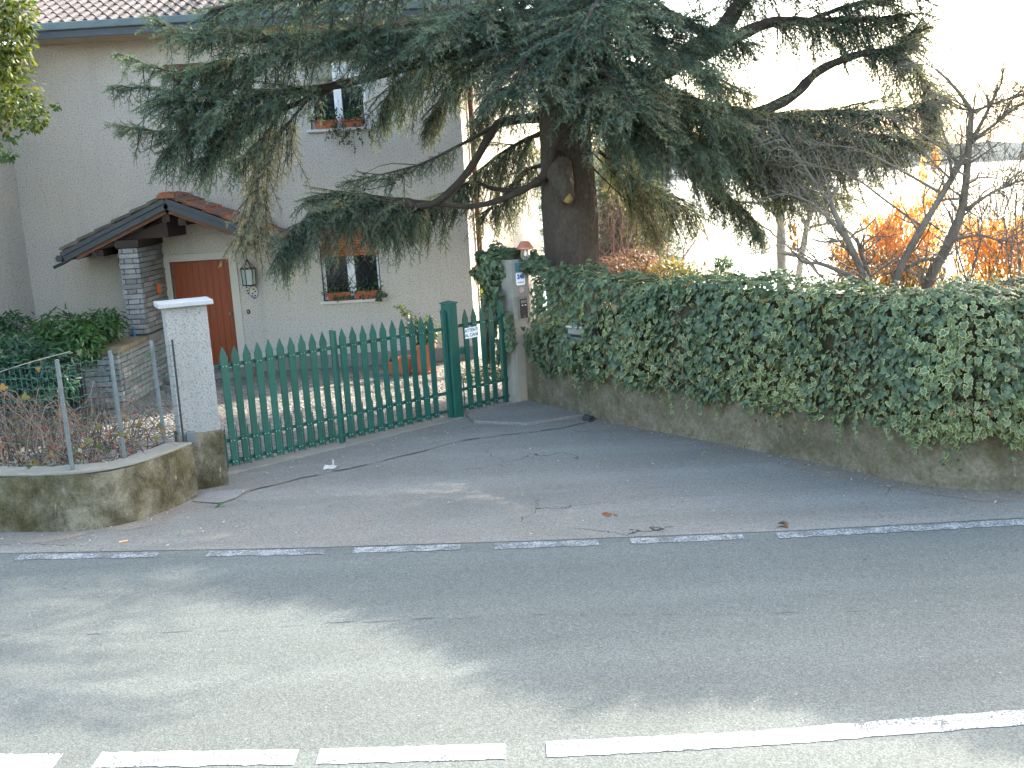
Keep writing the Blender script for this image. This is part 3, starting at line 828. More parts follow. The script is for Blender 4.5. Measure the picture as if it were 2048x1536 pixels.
# stone pillar and parapet: every stone its own piece
def stone_face(parent, origin, ux, length, z0, z1, ncourse, pattern, depth, nrm_):
    """rows of stones on a vertical face; origin at its lower left, ux along it, nrm_ outward"""
    ux = nrm(ux); h = (z1 - z0)/ncourse
    for r in range(ncourse):
        cuts = pattern(r)
        for a_, b_ in zip(cuts[:-1], cuts[1:]):
            pr = random.uniform(-.004, .009); g = .006
            hh = random.uniform(-.005, .005)
            A = np.array(origin) + ux*(a_*length + g) + np.array([0, 0, r*h + g + hh*.5])
            B = np.array(origin) + ux*(b_*length - g) + np.array([0, 0, r*h + g - hh*.5])
            top = h - 2*g
            j = lambda: random.uniform(-.004, .004)
            quad = [A + nrm_*pr, B + nrm_*(pr + j()), B + nrm_*(pr + j()) + np.array([j(), 0, top + j()]), A + nrm_*(pr + j()) + np.array([j(), 0, top + j()])]
            m1 = MB(); m1.prism([q for q in quad], -nrm_*depth); part('stone', m1, MT['stone'], parent, bevel=.005)
X0, X1, PY = -5.93, -5.62, 16.30
core = MB(); core.box((X0+.016, PY+.016, .86), (X1-.016, HY-.02, 2.235)); core.box((-6.15, 15.016, 0), (-5.666, HY-.02, .80))
SP = part('stone_pillar', core, MT['mortar'], H)
fy, fx, fl = np.array([0, -1.0, 0]), np.array([1.0, 0, 0]), np.array([-1.0, 0, 0])
stone_face(SP, (X0, PY, .90), (1, 0, 0), X1-X0, .90, 2.235, 17, lambda r: [0, 1] if r % 2 else [0, .22 + .04*math.sin(r), .74 + .05*math.cos(r*2), 1], .12, fy)
stone_face(SP, (X1, PY+.13, .90), (0, 1, 0), HY-.03-PY-.13, .90, 2.235, 17, lambda r: [0, .3+.08*math.sin(r*3), .62+.08*math.cos(r*5), 1], .10, fx)
stone_face(SP, (-6.17, 15.0, 0), (1, 0, 0), .52, 0, .80, 10, lambda r: [0, .55 + .15*math.sin(r*4), 1] if r % 2 else [0, .3, .8, 1], .12, fy)
stone_face(SP, (-5.65, 15.13, 0), (0, 1, 0), HY-.03-15.13, 0, .80, 10, lambda r: [0, .16, .30+.03*math.sin(r*3), .45, .6+.03*math.cos(r*5), .78, 1] if r % 2 else [0, .1, .24, .4, .52, .7, .86, 1], .10, fx)
m1 = MB(); m1.prism([(-6.22, 14.95, .80), (-5.61, 14.95, .80), (-5.61, PY-.004, .80), (-6.22, PY-.004, .80)], (0, 0, .075)); part('coping', m1, MT['mossslab'], SP, bevel=.012)
m1 = MB(); m1.box((-5.66, PY, .802), (-5.60, HY-.03, .872)); part('coping', m1, MT['stone'], SP, bevel=.006)

# small things on the house front
def disc(name, c, r, th, m, parent=None, axis='Y', n=18, org=None):
    mb = MB(); vs = []
    for s in (0, th):
        for k in range(n):
            q = 2*math.pi*k/n; vs.append((c[0] + r[0]*math.cos(q), c[1] - s, c[2] + r[1]*math.sin(q)) if axis == 'Y' else (c[0] + s, c[1] + r[0]*math.cos(q), c[2] + r[1]*math.sin(q)))
    mb.add(vs, [tuple(range(n))[::-1], tuple(range(n, 2*n))] + [(k, (k+1) % n, n+(k+1) % n, n+k) for k in range(n)])
    return part(name, mb, m, parent, org=org)
c = at(305, 578, 17.0); c[0] = X1 + .012
o = disc('orange_reflector', c, (.075, .085), .02, MT['orange'], axis='X', org=c)
tag(o, 'orange round disc fixed to the shaded side of the stone pillar', 'disc')
c = np.array([-5.82, PY-.05, .875])
o = MB(); o.lathe([(0, 0), (.022, 0), (.022, .09), (.012, .11), (.012, .15), (0, .15)], c, 10)
tag(part('bottle', o, MT['bluebot'], org=c), 'small blue bottle standing on the stone ledge by the porch pillar', 'bottle')
# hanging lantern
lc = at(497, 550, HY-.16); lc = np.array([lc[0], HY-.16, 1.63])
LN = thing('wall_lantern', 'black iron lantern with six glass sides hanging beside the wooden door', 'lantern', lc)
f = MB(); hexa = [(.115*math.cos(math.pi/3*k + .3), .115*math.sin(math.pi/3*k + .3)) for k in range(6)]
for k in range(6):
    (xa, ya), (xb, yb) = hexa[k], hexa[(k+1) % 6]
    f.tube([(lc[0]+xa*.9, lc[1]+ya*.9, lc[2]-.15), (lc[0]+xa, lc[1]+ya, lc[2]+.12)], .008, 5)
    f.tube([(lc[0]+xa, lc[1]+ya, lc[2]+.12), (lc[0]+xb, lc[1]+yb, lc[2]+.12)], .012, 5)
    f.tube([(lc[0]+xa*.9, lc[1]+ya*.9, lc[2]-.15), (lc[0]+xb*.9, lc[1]+yb*.9, lc[2]-.15)], .011, 5)
    f.tube([(lc[0]+xa, lc[1]+ya, lc[2]+.125), (lc[0]+xa*.15, lc[1]+ya*.15, lc[2]+.235)], .007, 5)
part('frame', f, MT['iron'], LN)
for k in range(6):
    (xa, ya), (xb, yb) = hexa[k], hexa[(k+1) % 6]
    p = MB(); p.prism([(lc[0]+xa*.88, lc[1]+ya*.88, lc[2]-.14), (lc[0]+xb*.88, lc[1]+yb*.88, lc[2]-.14), (lc[0]+xb*.97, lc[1]+yb*.97, lc[2]+.11), (lc[0]+xa*.97, lc[1]+ya*.97, lc[2]+.11)], (-xa*.01, -ya*.01, 0)); part('pane', p, MT['lpane'], LN)
p = MB(); p.lathe([(.03, 0), (.03, .02), (.012, .05), (.012, .06)], (lc[0], lc[1], lc[2]+.225), 8); p.tube([(lc[0], lc[1], lc[2]+.28), (lc[0], lc[1], lc[2]+.50)], .007, 5); part('chain', p, MT['iron'], LN)
p = MB(); p.tube([(lc[0], lc[1], lc[2]+.50), (lc[0]+.02, lc[1]+.03, lc[2]+.55), (lc[0]+.04, HY, lc[2]+.54)], .014, 6); p.lathe([(0, 0), (.035, .0), (.035, .06), (0, .06)], (lc[0]+.04, HY-.03, lc[2]+.50), 8); part('bracket', p, MT['iron'], LN)
# ceramic plaque with its three little flowers, bell push
c = np.array([-4.195, HY-.004, 1.345])
PQ = thing('wall_plaque', 'white oval ceramic plaque with blue rim on wall below the lantern', 'plaque', c)
disc('plate', c, (.075, .115), .012, MT['blue'], PQ)
disc('plate_face', c + np.array([0, -.0125, 0]), (.066, .104), .004, MT['frame'], PQ)
for dx, dz in ((-.02, -.02), (.025, .01), (-.03, -.06), (.02, -.055), (0, .05)):
    disc('painted_flower', c + np.array([dx, -.017, dz]), (.018, .014), .002, MT['ink'], PQ, n=8)
disc('painted_ribbon', c + np.array([0, -.017, -.085]), (.03, .012), .002, MT['blue'], PQ, n=8)
for dx, dz in ((-.115, .085), (-.105, .03), (-.095, -.015)):
    disc('stud', c + np.array([dx, 0, dz]), (.013, .013), .015, MT['ink'], PQ, n=8)
c = np.array([-4.32, HY-.004, 1.025]); BL = thing('door_bell', 'small dark bell push with brass button beside the door frame', 'doorbell', c)
disc('plate', c, (.03, .04), .015, MT['black'], BL, n=12); disc('button', c + np.array([0, -.0155, 0]), (.011, .014), .008, MT['frame'], BL, n=10)

# ================================================================== BOUNDARY WALLS
def wall_path(path, th, z0, z1f, m, name, side=1, bevel=0.015):
    P, s = interp_path(path, 70); mb = MB(); vs = []
    for i, p in enumerate(P):
        t = nrm(P[min(i+1, 69)] - P[max(i-1, 0)]); n = np.array([-t[1], t[0]])*side
        q = p + n*th; z1 = z1f(i/69)
        vs += [(*p, z0), (*q, z0), (*q, z1), (*p, z1)]
    fs = []
    for i in range(69):
        for k in range(4): fs.append((4*i+k, 4*(i+1)+k, 4*(i+1)+(k+1) % 4, 4*i+(k+1) % 4))
    fs += [(0, 1, 2, 3), (4*69+3, 4*69+2, 4*69+1, 4*69)]
    mb.add(vs, fs)
    return mb, P
LW = smooth_path([(-14, 10.9), (-8, 9.72), (-4.9, 9.30), (-4.07, 9.19), (-3.62, 9.33), (-3.34, 9.72), (-3.19, 10.12)], 60)
mb, _ = wall_path(LW, .24, -.05, lambda t: .535 + .01*math.sin(t*60), MT['lowwall'], 'low_wall', 1)
LWt = thing('low_wall', 'low mossy rendered wall curving from the left gate pillar along the road', 'wall', (-3.6, 9.4, 0))
part('wall', mb, MT['lowwall'], LWt)
mb, _ = wall_path(LW + 0.0, .262, .536, lambda t: .565 + .006*math.sin(t*80) + .004*math.sin(t*211), MT['lowcap'], 'coping', 1)
part('coping', mb, MT['lowcap'], LWt, bevel=.01)
# raised bed behind it
mb = MB(); LP, _s = interp_path(LW, 60); vs = []; nr = 8
for i, p in enumerate(LP):
    for j in range(nr):
        t = j/(nr-1); q = np.array([p[0] - .12*t, p[1] + .22 + 2.2*t])
        if p[0] > -3.9: q = np.array([p[0] - .26 - (.9)*t, p[1] + .1 + 1.1*t])
        vs.append((q[0], q[1], .46 - .46*t**1.6 + random.uniform(-.03, .03)*(1 if 0 < j < nr-1 else .2)))
mb.add(vs, [(i*nr+j, (i+1)*nr+j, (i+1)*nr+j+1, i*nr+j+1) for i in range(59) for j in range(nr-1)])
tag(part('garden_bed', mb, MT['soil'], smooth=True), kind='structure')

# left gate pillar
ang = math.radians(24)
pu, pv = np.array([math.cos(ang), math.sin(ang)]), np.array([-math.sin(ang), math.cos(ang)])
PC = np.array([-3.24, 10.52])
def prect(w_, d_, z0, z1, c=PC, off=(0, 0)):
    mb = MB(); cc = c + pu*off[0] + pv*off[1]
    mb.prism([(*(cc + pu*a*w_/2 + pv*b*d_/2), z0) for a, b in ((-1, -1), (1, -1), (1, 1), (-1, 1))], (0, 0, z1-z0)); return mb
GP = thing('gate_pillar', 'grey roughcast pillar with pale slab cap at left end of the green gate', 'pillar', (PC[0], PC[1], 0))
part('shaft', prect(.41, .27, .58, 1.875), MT['pillar'], GP, bevel=.012)
part('base', prect(.45, .31, -.03, .585), MT['lowwall'], GP, bevel=.015)
part('cap', prect(.53, .40, 1.877, 1.925), MT['capstone'], GP, bevel=.008)
m1 = prect(.09, .05, .50, .62, off=(-.10, -.178)); part('bracket', m1, MT['galv'], GP, bevel=.006)

# retaining wall with ivy
RW = thing('retaining_wall', 'low stained concrete retaining wall below the ivy along the forecourt', 'wall', (2.5, 10.5, 0))
mb, RP = wall_path(HW, .26, -.05, lambda t: .93, MT['retwall'], 'retaining_wall', 1)
part('wall', mb, MT['retwall'], RW)
mb = MB(); mb.prism([(.2, 13.66, .93), (2.02, 11.17, .93), (2.2, 11.4, .93), (.4, 13.9, .93)], (0, 0, .01))

# right gate pillar
PC2 = np.array([.105, 13.86]); a2 = math.radians(37)
ru, rv = np.array([math.cos(a2), math.sin(a2)]), np.array([-math.sin(a2), math.cos(a2)])
def rp(u, v, z): q = PC2 + ru*u + rv*v; return (q[0], q[1], z)
def rbox(u0, u1, v0, v1, z0, z1):
    mb = MB(); mb.prism([rp(u0, v0, z0), rp(u1, v0, z0), rp(u1, v1, z0), rp(u0, v1, z0)], (0, 0, z1-z0)); return mb
GR = thing('ivy_pillar', 'plain plastered pillar with house number and intercom at right of the green gate', 'pillar', rp(0, 0, 0))
part('shaft', rbox(-.14, .14, -.14, .14, -.03, 1.90), MT['smooth'], GR, bevel=.01)
Mf = Matrix(((ru[0], 0, -rv[0], 0), (ru[1], 0, -rv[1], 0), (0, 1, 0, 0), (0, 0, 0, 1)))    # text plane: x along ru, y up, z to the road
def onpillar(u, z, v): return Matrix.Translation(Vector(rp(u, v, z))) @ Mf
NP = thing('number_plate', 'white enamel house number plate with blue digits on the right pillar', 'sign', rp(0, -.145, 1.645))
def rounded(w_, h_, r_, d_, M, n=4):
    mb = MB(); P = []
    for cx, cy, a0 in ((w_/2-r_, h_/2-r_, 0), (-w_/2+r_, h_/2-r_, 90), (-w_/2+r_, -h_/2+r_, 180), (w_/2-r_, -h_/2+r_, 270)):
        for k in range(n+1): q = math.radians(a0 + 90*k/n); P.append((cx + r_*math.cos(q), cy + r_*math.sin(q), 0))
    mb.prism(P, (0, 0, d_), M); return mb
part('plate', rounded(.145, .165, .025, .006, onpillar(.0, 1.645, -.1415)), MT['plate'], NP)
text_mesh('digits', '248', .082, MT['blue'], NP, onpillar(.004, 1.672, -.1485), bold=.0035)
mb = MB(); x_ = -.047
while x_ < .045:   # the line of print is too small to read in the photograph
    w_ = random.uniform(.006, .011); mb.box((x_, -.007, 0), (x_+w_, .007, .0012), onpillar(.0, 1.598, -.1485)); x_ += w_ + random.choice((.003, .003, .008))
part('small_print', mb, MT['ink'], NP, kind='stuff')
c = rp(.01, -.1415, 1.50); ST = thing('round_sticker', 'small faded red round emblem just below the white number plate', 'sticker', c)
mb = MB(); P = [(.034*math.cos(2*math.pi*k/14), .036*math.sin(2*math.pi*k/14), 0) for k in range(14)]; mb.prism(P, (0, 0, .003), onpillar(.01, 1.50, -.1415)); part('disc', mb, MT['sill'], ST)
mb = MB(); P = [(.030*math.cos(q), .032*math.sin(q), 0) for q in np.linspace(.3, 3.4, 8)] + [(.018*math.cos(q), .018*math.sin(q), 0) for q in np.linspace(3.4, .3, 8)]; mb.prism(P, (0, 0, .002), onpillar(.01, 1.50, -.1448)); part('emblem', mb, MT['pinkred'], ST)
mb = MB(); mb.box((-.016, -.026, 0), (-.004, .010, .002), onpillar(.01, 1.50, -.1448)); mb.box((.002, -.026, 0), (.014, .010, .002), onpillar(.01, 1.50, -.1448)); part('emblem', mb, MT['pinkred'], ST)
IC = thing('intercom', 'dark intercom panel in a steel frame on the right gate pillar', 'intercom', rp(.01, -.15, 1.26))
M_ = onpillar(.02, 1.255, -.1415)
mb = MB(); mb.box((-.075, -.145, 0), (.075, .145, .012), M_); part('frame', mb, MT['steel'], IC, bevel=.003)
mb = MB(); mb.box((-.062, -.13, .0125), (.062, .128, .018), M_); part('panel', mb, MT['black'], IC)
mb = MB(); mb.prism([(-.085, .146, 0), (.085, .146, 0), (.085, .152, .045), (-.085, .152, .045)], (0, .006, 0), M_); part('rain_hood', mb, MT['galv'], IC)
for dx in (-.025, .025):
    mb = MB(); mb.box((dx-.011, .035, .0185), (dx+.011, .050, .024), M_); part('button', mb, MT['sill'], IC)
mb = MB(); mb.box((-.05, .07, .0185), (.05, .11, .020), M_); part('speaker', mb, MT['galv'], IC)
# copper pillar lamp
lp = np.array([.275, 13.70, 1.985])
PL = thing('pillar_lamp', 'copper shaded outdoor lamp with clear glass jar above the ivy pillar', 'lamp', lp)
mb = MB(); mb.lathe([(.112, -.012), (.118, .0), (.105, .012), (.062, .075), (.05, .085), (.0, .092)], lp + np.array([0, 0, .06]), 20, cap=False); mb.lathe([(.0, .06), (.04, .055), (.11, -.01)], lp + np.array([0, 0, .055]), 20, cap=False)
part('shade', mb, MT['copper'], PL, smooth=True)
mb = MB(); mb.lathe([(.052, .05), (.058, .02), (.058, -.05), (.045, -.085), (.02, -.10), (.0, -.102)], lp, 18, cap=False); part('jar', mb, MT['jar'], PL, smooth=True)
mb = MB(); mb.lathe([(.0, .05), (.018, .045), (.018, .015), (.026, -.01), (.022, -.045), (.0, -.055)], lp, 12); part('bulb', mb, MT['plate'], PL, smooth=True)
for k in range(4):
    q = math.pi/2*k + .4; mb = MB(); mb.tube([lp + np.array([.062*math.cos(q), .062*math.sin(q), .05]), lp + np.array([.064*math.cos(q), .064*math.sin(q), -.05]), lp + np.array([.02*math.cos(q), .02*math.sin(q), -.105])], .004, 5); part('guard_wire', mb, MT['copper'], PL)
mb = MB(); mb.tube(smooth_path([lp + np.array([-.02, .05, .06]), lp + np.array([-.10, .14, .05]), lp + np.array([-.13, .16, -.10]), lp + np.array([-.12, .10, -.17])], 8), .014, 7); mb.box(tuple(lp + np.array([-.16, .0, -.235])), tuple(lp + np.array([-.08, .10, -.13]))); part('bracket', mb, MT['tealmetal'], PL, bevel=.01)

# ================================================================== GATE
def picket(s, base, d, n, h=1.36, w0=.088, w1=.066, z0=.07, off=.024):
    mb = MB(); th = .02
    def P(u, z, o): q = np.array(base) + d*(s+u) + n*o; return (q[0], q[1], z)
    mb.prism([P(-w1/2, z0, off), P(w1/2, z0, off), P(w0/2, h-.115, off), P(0, h, off), P(-w0/2, h-.115, off)], (n[0]*th, n[1]*th, 0))
    return mb
def gate_leaf(name, label, base, d, n, L, picks, rails, extra, spikes):
    T = thing(name, label, 'gate', (base[0], base[1], 0))
    def bar(s0, s1, z0, z1, o0, o1): 
        mb = MB(); P = lambda s, o, z: (base[0] + d[0]*s + n[0]*o, base[1] + d[1]*s + n[1]*o, z)
        mb.prism([P(s0, o0, z0), P(s1, o0, z0), P(s1, o1, z0), P(s0, o1, z0)], (0, 0, z1-z0)); return mb
    for z in rails: part('rail', bar(0, L, z-.02, z+.02, -.014, .016), MT['green'], T, bevel=.003)
    for s in picks: part('picket', picket(s, base, d, n, 1.365 + random.uniform(-.006, .006)), MT['green'], T, bevel=.003)
    for (s0, s1, z0, z1, o0, o1) in extra: part('stile', bar(s0, s1, z0, z1, o0, o1), MT['green'], T, bevel=.004)
    rv_ = MB()
    for s in picks:
        for z in rails:
            for u in (-.018, .018):
                q = np.array(base) + d*(s+u) + n*.044; rv_.tube([(q[0], q[1], z), (q[0] + n[0]*.006, q[1] + n[1]*.006, z)], .0055, 6)
    part('rivets', rv_, MT['rivet'], T, kind='stuff')
    for s in spikes:
        mb = MB(); q = np.array(base) + d*s + n*.005; h = .50 + random.uniform(-.02, .02)
        mb.tube([(q[0], q[1], .05), (q[0], q[1], h-.05), (q[0], q[1], h)], [.008, .008, .001], 5); part('spike', mb, MT['green'], T)
    return T
L = float(np.linalg.norm(g1-g0))
# picket places from the photograph's rhythm
pk = [.095 + .1345*i for i in range(10)] + [1.565 + .139*i for i in range(10)]
sp_ = [ (a+b)/2 for a, b in zip(pk[:-1], pk[1:]) if b-a < .2] + [.03, 1.375, 1.5]
gate_leaf('picket_gate', 'dark green metal double gate of pointed pickets closing the driveway', g0, gd, gn, L, pk, [1.155, .345, .115],
     [(-.005, .018, .0, .47, -.02, .02), (1.425, 1.465, .03, 1.36, -.016, .022), (1.47, 1.51, .03, 1.34, -.03, .0), (L-.06, L-.03, .04, 1.39, -.02, .02)], sp_)
gd2 = nrm(g2 - g1); gn2 = np.array([gd2[1], -gd2[0]]); L2 = float(np.linalg.norm(g2-g1)); b2 = g1
pk2 = [.30 + .147*i for i in range(4)]
PG = gate_leaf('pedestrian_gate', 'narrow green picket gate with warning sign between tall post and ivy pillar', b2, gd2, gn2, L2, pk2, [1.16, .345, .115],
     [(.155, .175, .05, 1.20, -.02, .02), (L2-.10, L2-.045, .03, 1.385, -.02, .03), (L2-.03, L2-.012, .03, 1.30, -.012, .012)], [ (a+b)/2 for a, b in zip(pk2[:-1], pk2[1:])] + [.225, .81])
def gbar(s0, s1, z0, z1, o0, o1):
    mb = MB(); P = lambda s, o, z: (b2[0] + gd2[0]*s + gn2[0]*o, b2[1] + gd2[1]*s + gn2[1]*o, z)
    mb.prism([P(s0, o0, z0), P(s1, o0, z0), P(s1, o1, z0), P(s0, o1, z0)], (0, 0, z1-z0)); return mb
part('lock_box', gbar(.165, .27, .80, .88, -.025, .03), MT['green'], PG, bevel=.005)
GT = thing('gate_post', 'tall square green steel post between the driveway gate and narrow gate', 'post', (b2[0] + gd2[0]*.08, b2[1] + gd2[1]*.08, 0))
part('shaft', gbar(.0, .145, .0, 1.455, -.07, .07), MT['green'], GT, bevel=.008)
m1 = gbar(-.012, .157, 1.456, 1.475, -.082, .082); part('cap', m1, MT['green'], GT, bevel=.004)
m1 = MB(); cq = b2 + gd2*.0725; m1.add([(*(cq + gd2*u*.07 + gn2*v*.07), 1.476) for u, v in ((-1, -1), (1, -1), (1, 1), (-1, 1))] + [(*cq, 1.50)], [(0, 1, 4), (1, 2, 4), (2, 3, 4), (3, 0, 4)]); part('cap_top', m1, MT['green'], GT)
m1 = gbar(-.035, -.004, .02, 1.36, -.03, .03); part('stop_bar', m1, MT['green'], GT, bevel=.004)
sc_ = b2 + gd2*.385 + gn2*.046
SG = thing('warning_sign', 'small white sign with dark lettering fixed on the narrow green gate', 'sign', (sc_[0], sc_[1], 1.05))
Ms = Matrix(((gd2[0], 0, gn2[0], sc_[0]), (gd2[1], 0, gn2[1], sc_[1]), (0, 1, 0, 1.055), (0, 0, 0, 1)))
m1 = MB(); m1.box((-.115, -.068, 0), (.115, .068, .003), Ms); part('plate', m1, MT['plate'], SG, bevel=.001)
text_mesh('lettering', 'ATTENTI', .058, MT['ink'], SG, Ms @ Matrix.Translation((0, .030, .0035)), bold=.0012)
text_mesh('lettering', 'AL CANE', .058, MT['ink'], SG, Ms @ Matrix.Translation((0, -.030, .0035)), bold=.0012)

# ================================================================== WIRE FENCE ON THE LOW WALL
zf = .565
fposts = [(gnd(145, 940, zf), (120, 705)), (gnd(250, 915, zf), (230, 685)), (gnd(330, 885, zf), (315, 668)), (gnd(367, 880, zf), (350, 660))]
FN = thing('wire_fence', 'wire mesh fence on grey metal posts standing on the low curved wall', 'fence', tuple(fposts[1][0]))
fp = [np.array([p[0][0], p[0][1]]) for p in fposts]
fp = [np.array([-6.2, 9.62]), np.array([-5.05, 9.45])] + fp
for i, p in enumerate(fp):
    m1 = MB(); lean = (random.uniform(-.015, .015), random.uniform(-.01, .02))
    h = 1.03 if i < 5 else 1.02; wd = .016 if i < 5 else .009
    m1.prism([(p[0]-wd, p[1]-wd, zf-.01), (p[0]+wd, p[1]-wd, zf-.01), (p[0]+wd, p[1]+wd, zf-.01), (p[0]-wd, p[1]+wd, zf-.01)], (lean[0], lean[1], h))
    part('post', m1, MT['galv'] if i < 5 else MT['iron'], FN, bevel=.004)
m1 = MB(); FPp, FS = interp_path(fp, 130)
for r in range(10):
    z = zf + .06 + r*.1
    m1.tube([(p[0], p[1], z + .007*math.sin(i*1.9 + r) - .012*math.sin(math.pi*((i*.12) % 1))) for i, p in enumerate(FPp)], .0024, 4, cap=False)
for i in range(0, 130, 2):
    p = FPp[i]; m1.tube([(p[0], p[1], zf + .04), (p[0] + random.uniform(-.006, .006), p[1], zf + .5), (p[0], p[1], zf + .97)], .0016, 3, cap=False)
part('wire_mesh', m1, MT['wire'], FN, kind='stuff')
c0 = at(-25, 752, 9.6); c1 = at(140, 703, 9.75)
m1 = MB(); m1.tube(smooth_path([c0, (c0+c1)/2 + np.array([0, 0, .01]), c1], 8), .0035, 5)
tag(part('cane', m1, MT['cane'], org=c1), 'thin pale cane lying along the top of the wire fence', 'cane')

# letterbox in the ivy
lb = at(1190, 648, 12.28)
ld_ = nrm(np.array(HW[2]) - np.array(HW[1])); ln_ = np.array([ld_[1], -ld_[0]])
lb = np.array([.96, 12.44, 0]); lb[2] = 1.10
def lbb(s0, s1, o0, o1, z0, z1):
    mb = MB(); P = lambda s, o: (lb[0] + ld_[0]*s + ln_[0]*o, lb[1] + ld_[1]*s + ln_[1]*o, z0)
    mb.prism([P(s0, o0), P(s1, o0), P(s1, o1), P(s0, o1)], (0, 0, z1-z0)); return mb
LB = thing('letterbox', 'grey metal letterbox with dark slot half buried in the ivy', 'letterbox', tuple(lb))
part('body', lbb(-.165, .165, -.25, .20, -.12+lb[2], .055+lb[2]), MT['galv'], LB, bevel=.006)
part('flap', lbb(-.15, .15, .2005, .207, -.02+lb[2], .04+lb[2]), MT['steel'], LB, bevel=.002)
part('slot', lbb(-.12, .12, .2005, .204, -.055+lb[2], -.026+lb[2]), MT['black'], LB)
part('lid', lbb(-.18, .18, -.26, .22, .056+lb[2], .072+lb[2]), MT['sill'], LB, bevel=.004)

# ================================================================== IVY
def ivy_cloud(parent, P, out, size, var, singles, seed=0, mat_=None, stuffname='foliage'):
    n = len(P)
    nn = out + np.array([0, 0, .35]) + rng.normal(size=(n, 3))*.38
    tip = np.array([0, 0, -1.0]) + rng.normal(size=(n, 3))*.45 + out*.25
    b = rng.random((n, 1))
    col = np.array([.038, .066, .032])*(1-b) + np.array([.088, .122, .058])*b
    col *= rng.uniform(.7, 1.35, (n, 1))
    rim = np.where(var[:, None], np.array([.42, .41, .16])*rng.uniform(.55, 1.2, (n, 1)), col*1.15)
    col = np.where(var[:, None], col*1.15 + np.array([.006, .010, .004]), col)
    dead = rng.random(n) < .006
    col[dead] = (.22, .12, .04); rim[dead] = (.25, .14, .05)
    leaves(parent, mat_ or MT['ivy'], 'ivy', P, nn, tip, size, col, rim, singles, stuffname)
IV = thing('ivy_hedge', 'thick ivy with cream edged leaves covering the wall right of the gate', 'ivy', (2.5, 10.5, .5))
IP, IS = interp_path(smooth_path(HW[:9], 200), 400)
TOT = IS[-1]
def lowz(s):   # lower fringe of the ivy along the wall
    return float(np.interp(s, [0, .6, 1.6, 3, 4.2, 5.3, 6.2, 7.2, 9, 12], [.62, .50, .56, .50, .52, .50, .47, .50, .66, .55])) + .04*math.sin(s*7.3) + .035*math.sin(s*17+1)
def topz(s): return 1.735 + .035*math.sin(s*2.1) + .03*math.sin(s*6.3+2) - (.03 if s > 7 else 0)
NI = 29000
S = rng.random(NI)**.95 * TOT*.98 + .06
S = np.where(rng.random(NI) < .14, rng.uniform(5.6, 8.0, NI), S)
P = np.zeros((NI, 3)); O = np.zeros((NI, 3)); var = np.zeros(NI, bool); keep = np.ones(NI, bool)
for i in range(NI):
    s = S[i]; k = min(398, int(s/TOT*399)); p = IP[k] + (IP[k+1]-IP[k])*(s/TOT*399-k)
    t = nrm(IP[k+1]-IP[k]); n = np.array([t[1], -t[0]])
    top = rng.random() < .30
    lz, tz = lowz(s), topz(s)
    blg = .055*math.sin(s*3.1 + 1.3) + .05*math.sin(s*5.7)
    if top:
        d = rng.random()*.62
        if s < .38: keep[i] = False
        q = p - n*(d - .10*min(1, s/1.2)); z = tz - .25*max(0, .12-d) + rng.normal()*.028 + .02*math.sin(s*9 + d*8)
        o = np.array([n[0]*.15, n[1]*.15, 1.0])
    else:
        v = rng.random(); z = lz + (tz-lz)*v
        bul = .11 + .11*math.sin(math.pi*min(1, v*1.02))**.7 + blg*(.4+.6*math.sin(math.pi*v)) + .05*math.sin(s*11+z*13)*math.sin(z*17+s*4) + .035*math.sin(s*23)*math.sin(z*29)
        if v < .06: bul -= .05
        bul *= min(1, max(.15, (s-.1)/1.0))
        if s < .38 and z > 1.05 - .1*rng.random(): keep[i] = False
        q = p + n*(bul + rng.normal()*.035); o = np.array([n[0], n[1], .1 + .5*(v > .88)])
    P[i] = (q[0], q[1], z); O[i] = o
    f = .5 + .5*math.sin(s*1.9 + z*2.3 + 1.0)*math.sin(z*3.7 - s*1.1) 
    pr = .14 + .78*f*min(1, .35 + s/5) * (1.2 - .5*(z-.5))
    if z > 1.35 and s < 3.5 and not top: pr *= .45
    if s < .8: pr *= .3
    var[i] = rng.random() < pr
    # leave the letterbox showing
    px_ = np.array([q[0], q[1]]) - lb[:2]
    if abs(px_ @ ld_) < .15 and -.03 < (px_ @ ln_) and lb[2]-.06 < z < lb[2]+.09: keep[i] = False
size = np.where(var, rng.uniform(.045, .068, NI), rng.uniform(.045, .09, NI))*(.72 + .45*rng.random(NI))*np.interp(S, [0, 4, 7, 12], [.98, .90, .76, .74])
ivy_cloud(IV, P[keep], O[keep], size[keep], var[keep], 300)
# stray shoots hanging from the fringe and standing above the top
SP_, SO_, SZ_ = [], [], []
for k in range(150):
    s_ = random.uniform(.5, TOT*.97); i = int(s_/TOT*398); t = nrm(IP[i+1]-IP[i]); n = np.array([t[1], -t[0]]); upw = random.random() < .5
    z = topz(s_) if upw else lowz(s_) + .05; q = IP[i] - n*random.uniform(0, .35) if upw else IP[i] + n*random.uniform(.08, .2)
    dx = random.uniform(-.5, .5); L_ = random.uniform(.06, .16) if upw else random.uniform(.08, .30)
    for j in range(int(L_/.028)+1):
        f = j*.028; SP_.append((q[0] + t[0]*dx*f, q[1] + t[1]*dx*f, z + (f if upw else -f))); SO_.append((n[0], n[1], .2)); SZ_.append(random.uniform(.03, .06)*(1 - .4*f/L_))
SP_ = np.array(SP_) + rng.normal(size=(len(SP_), 3))*.012
ivy_cloud(IV, SP_, np.array(SO_), np.array(SZ_), rng.random(len(SP_)) < .45, 0, stuffname='shoots')
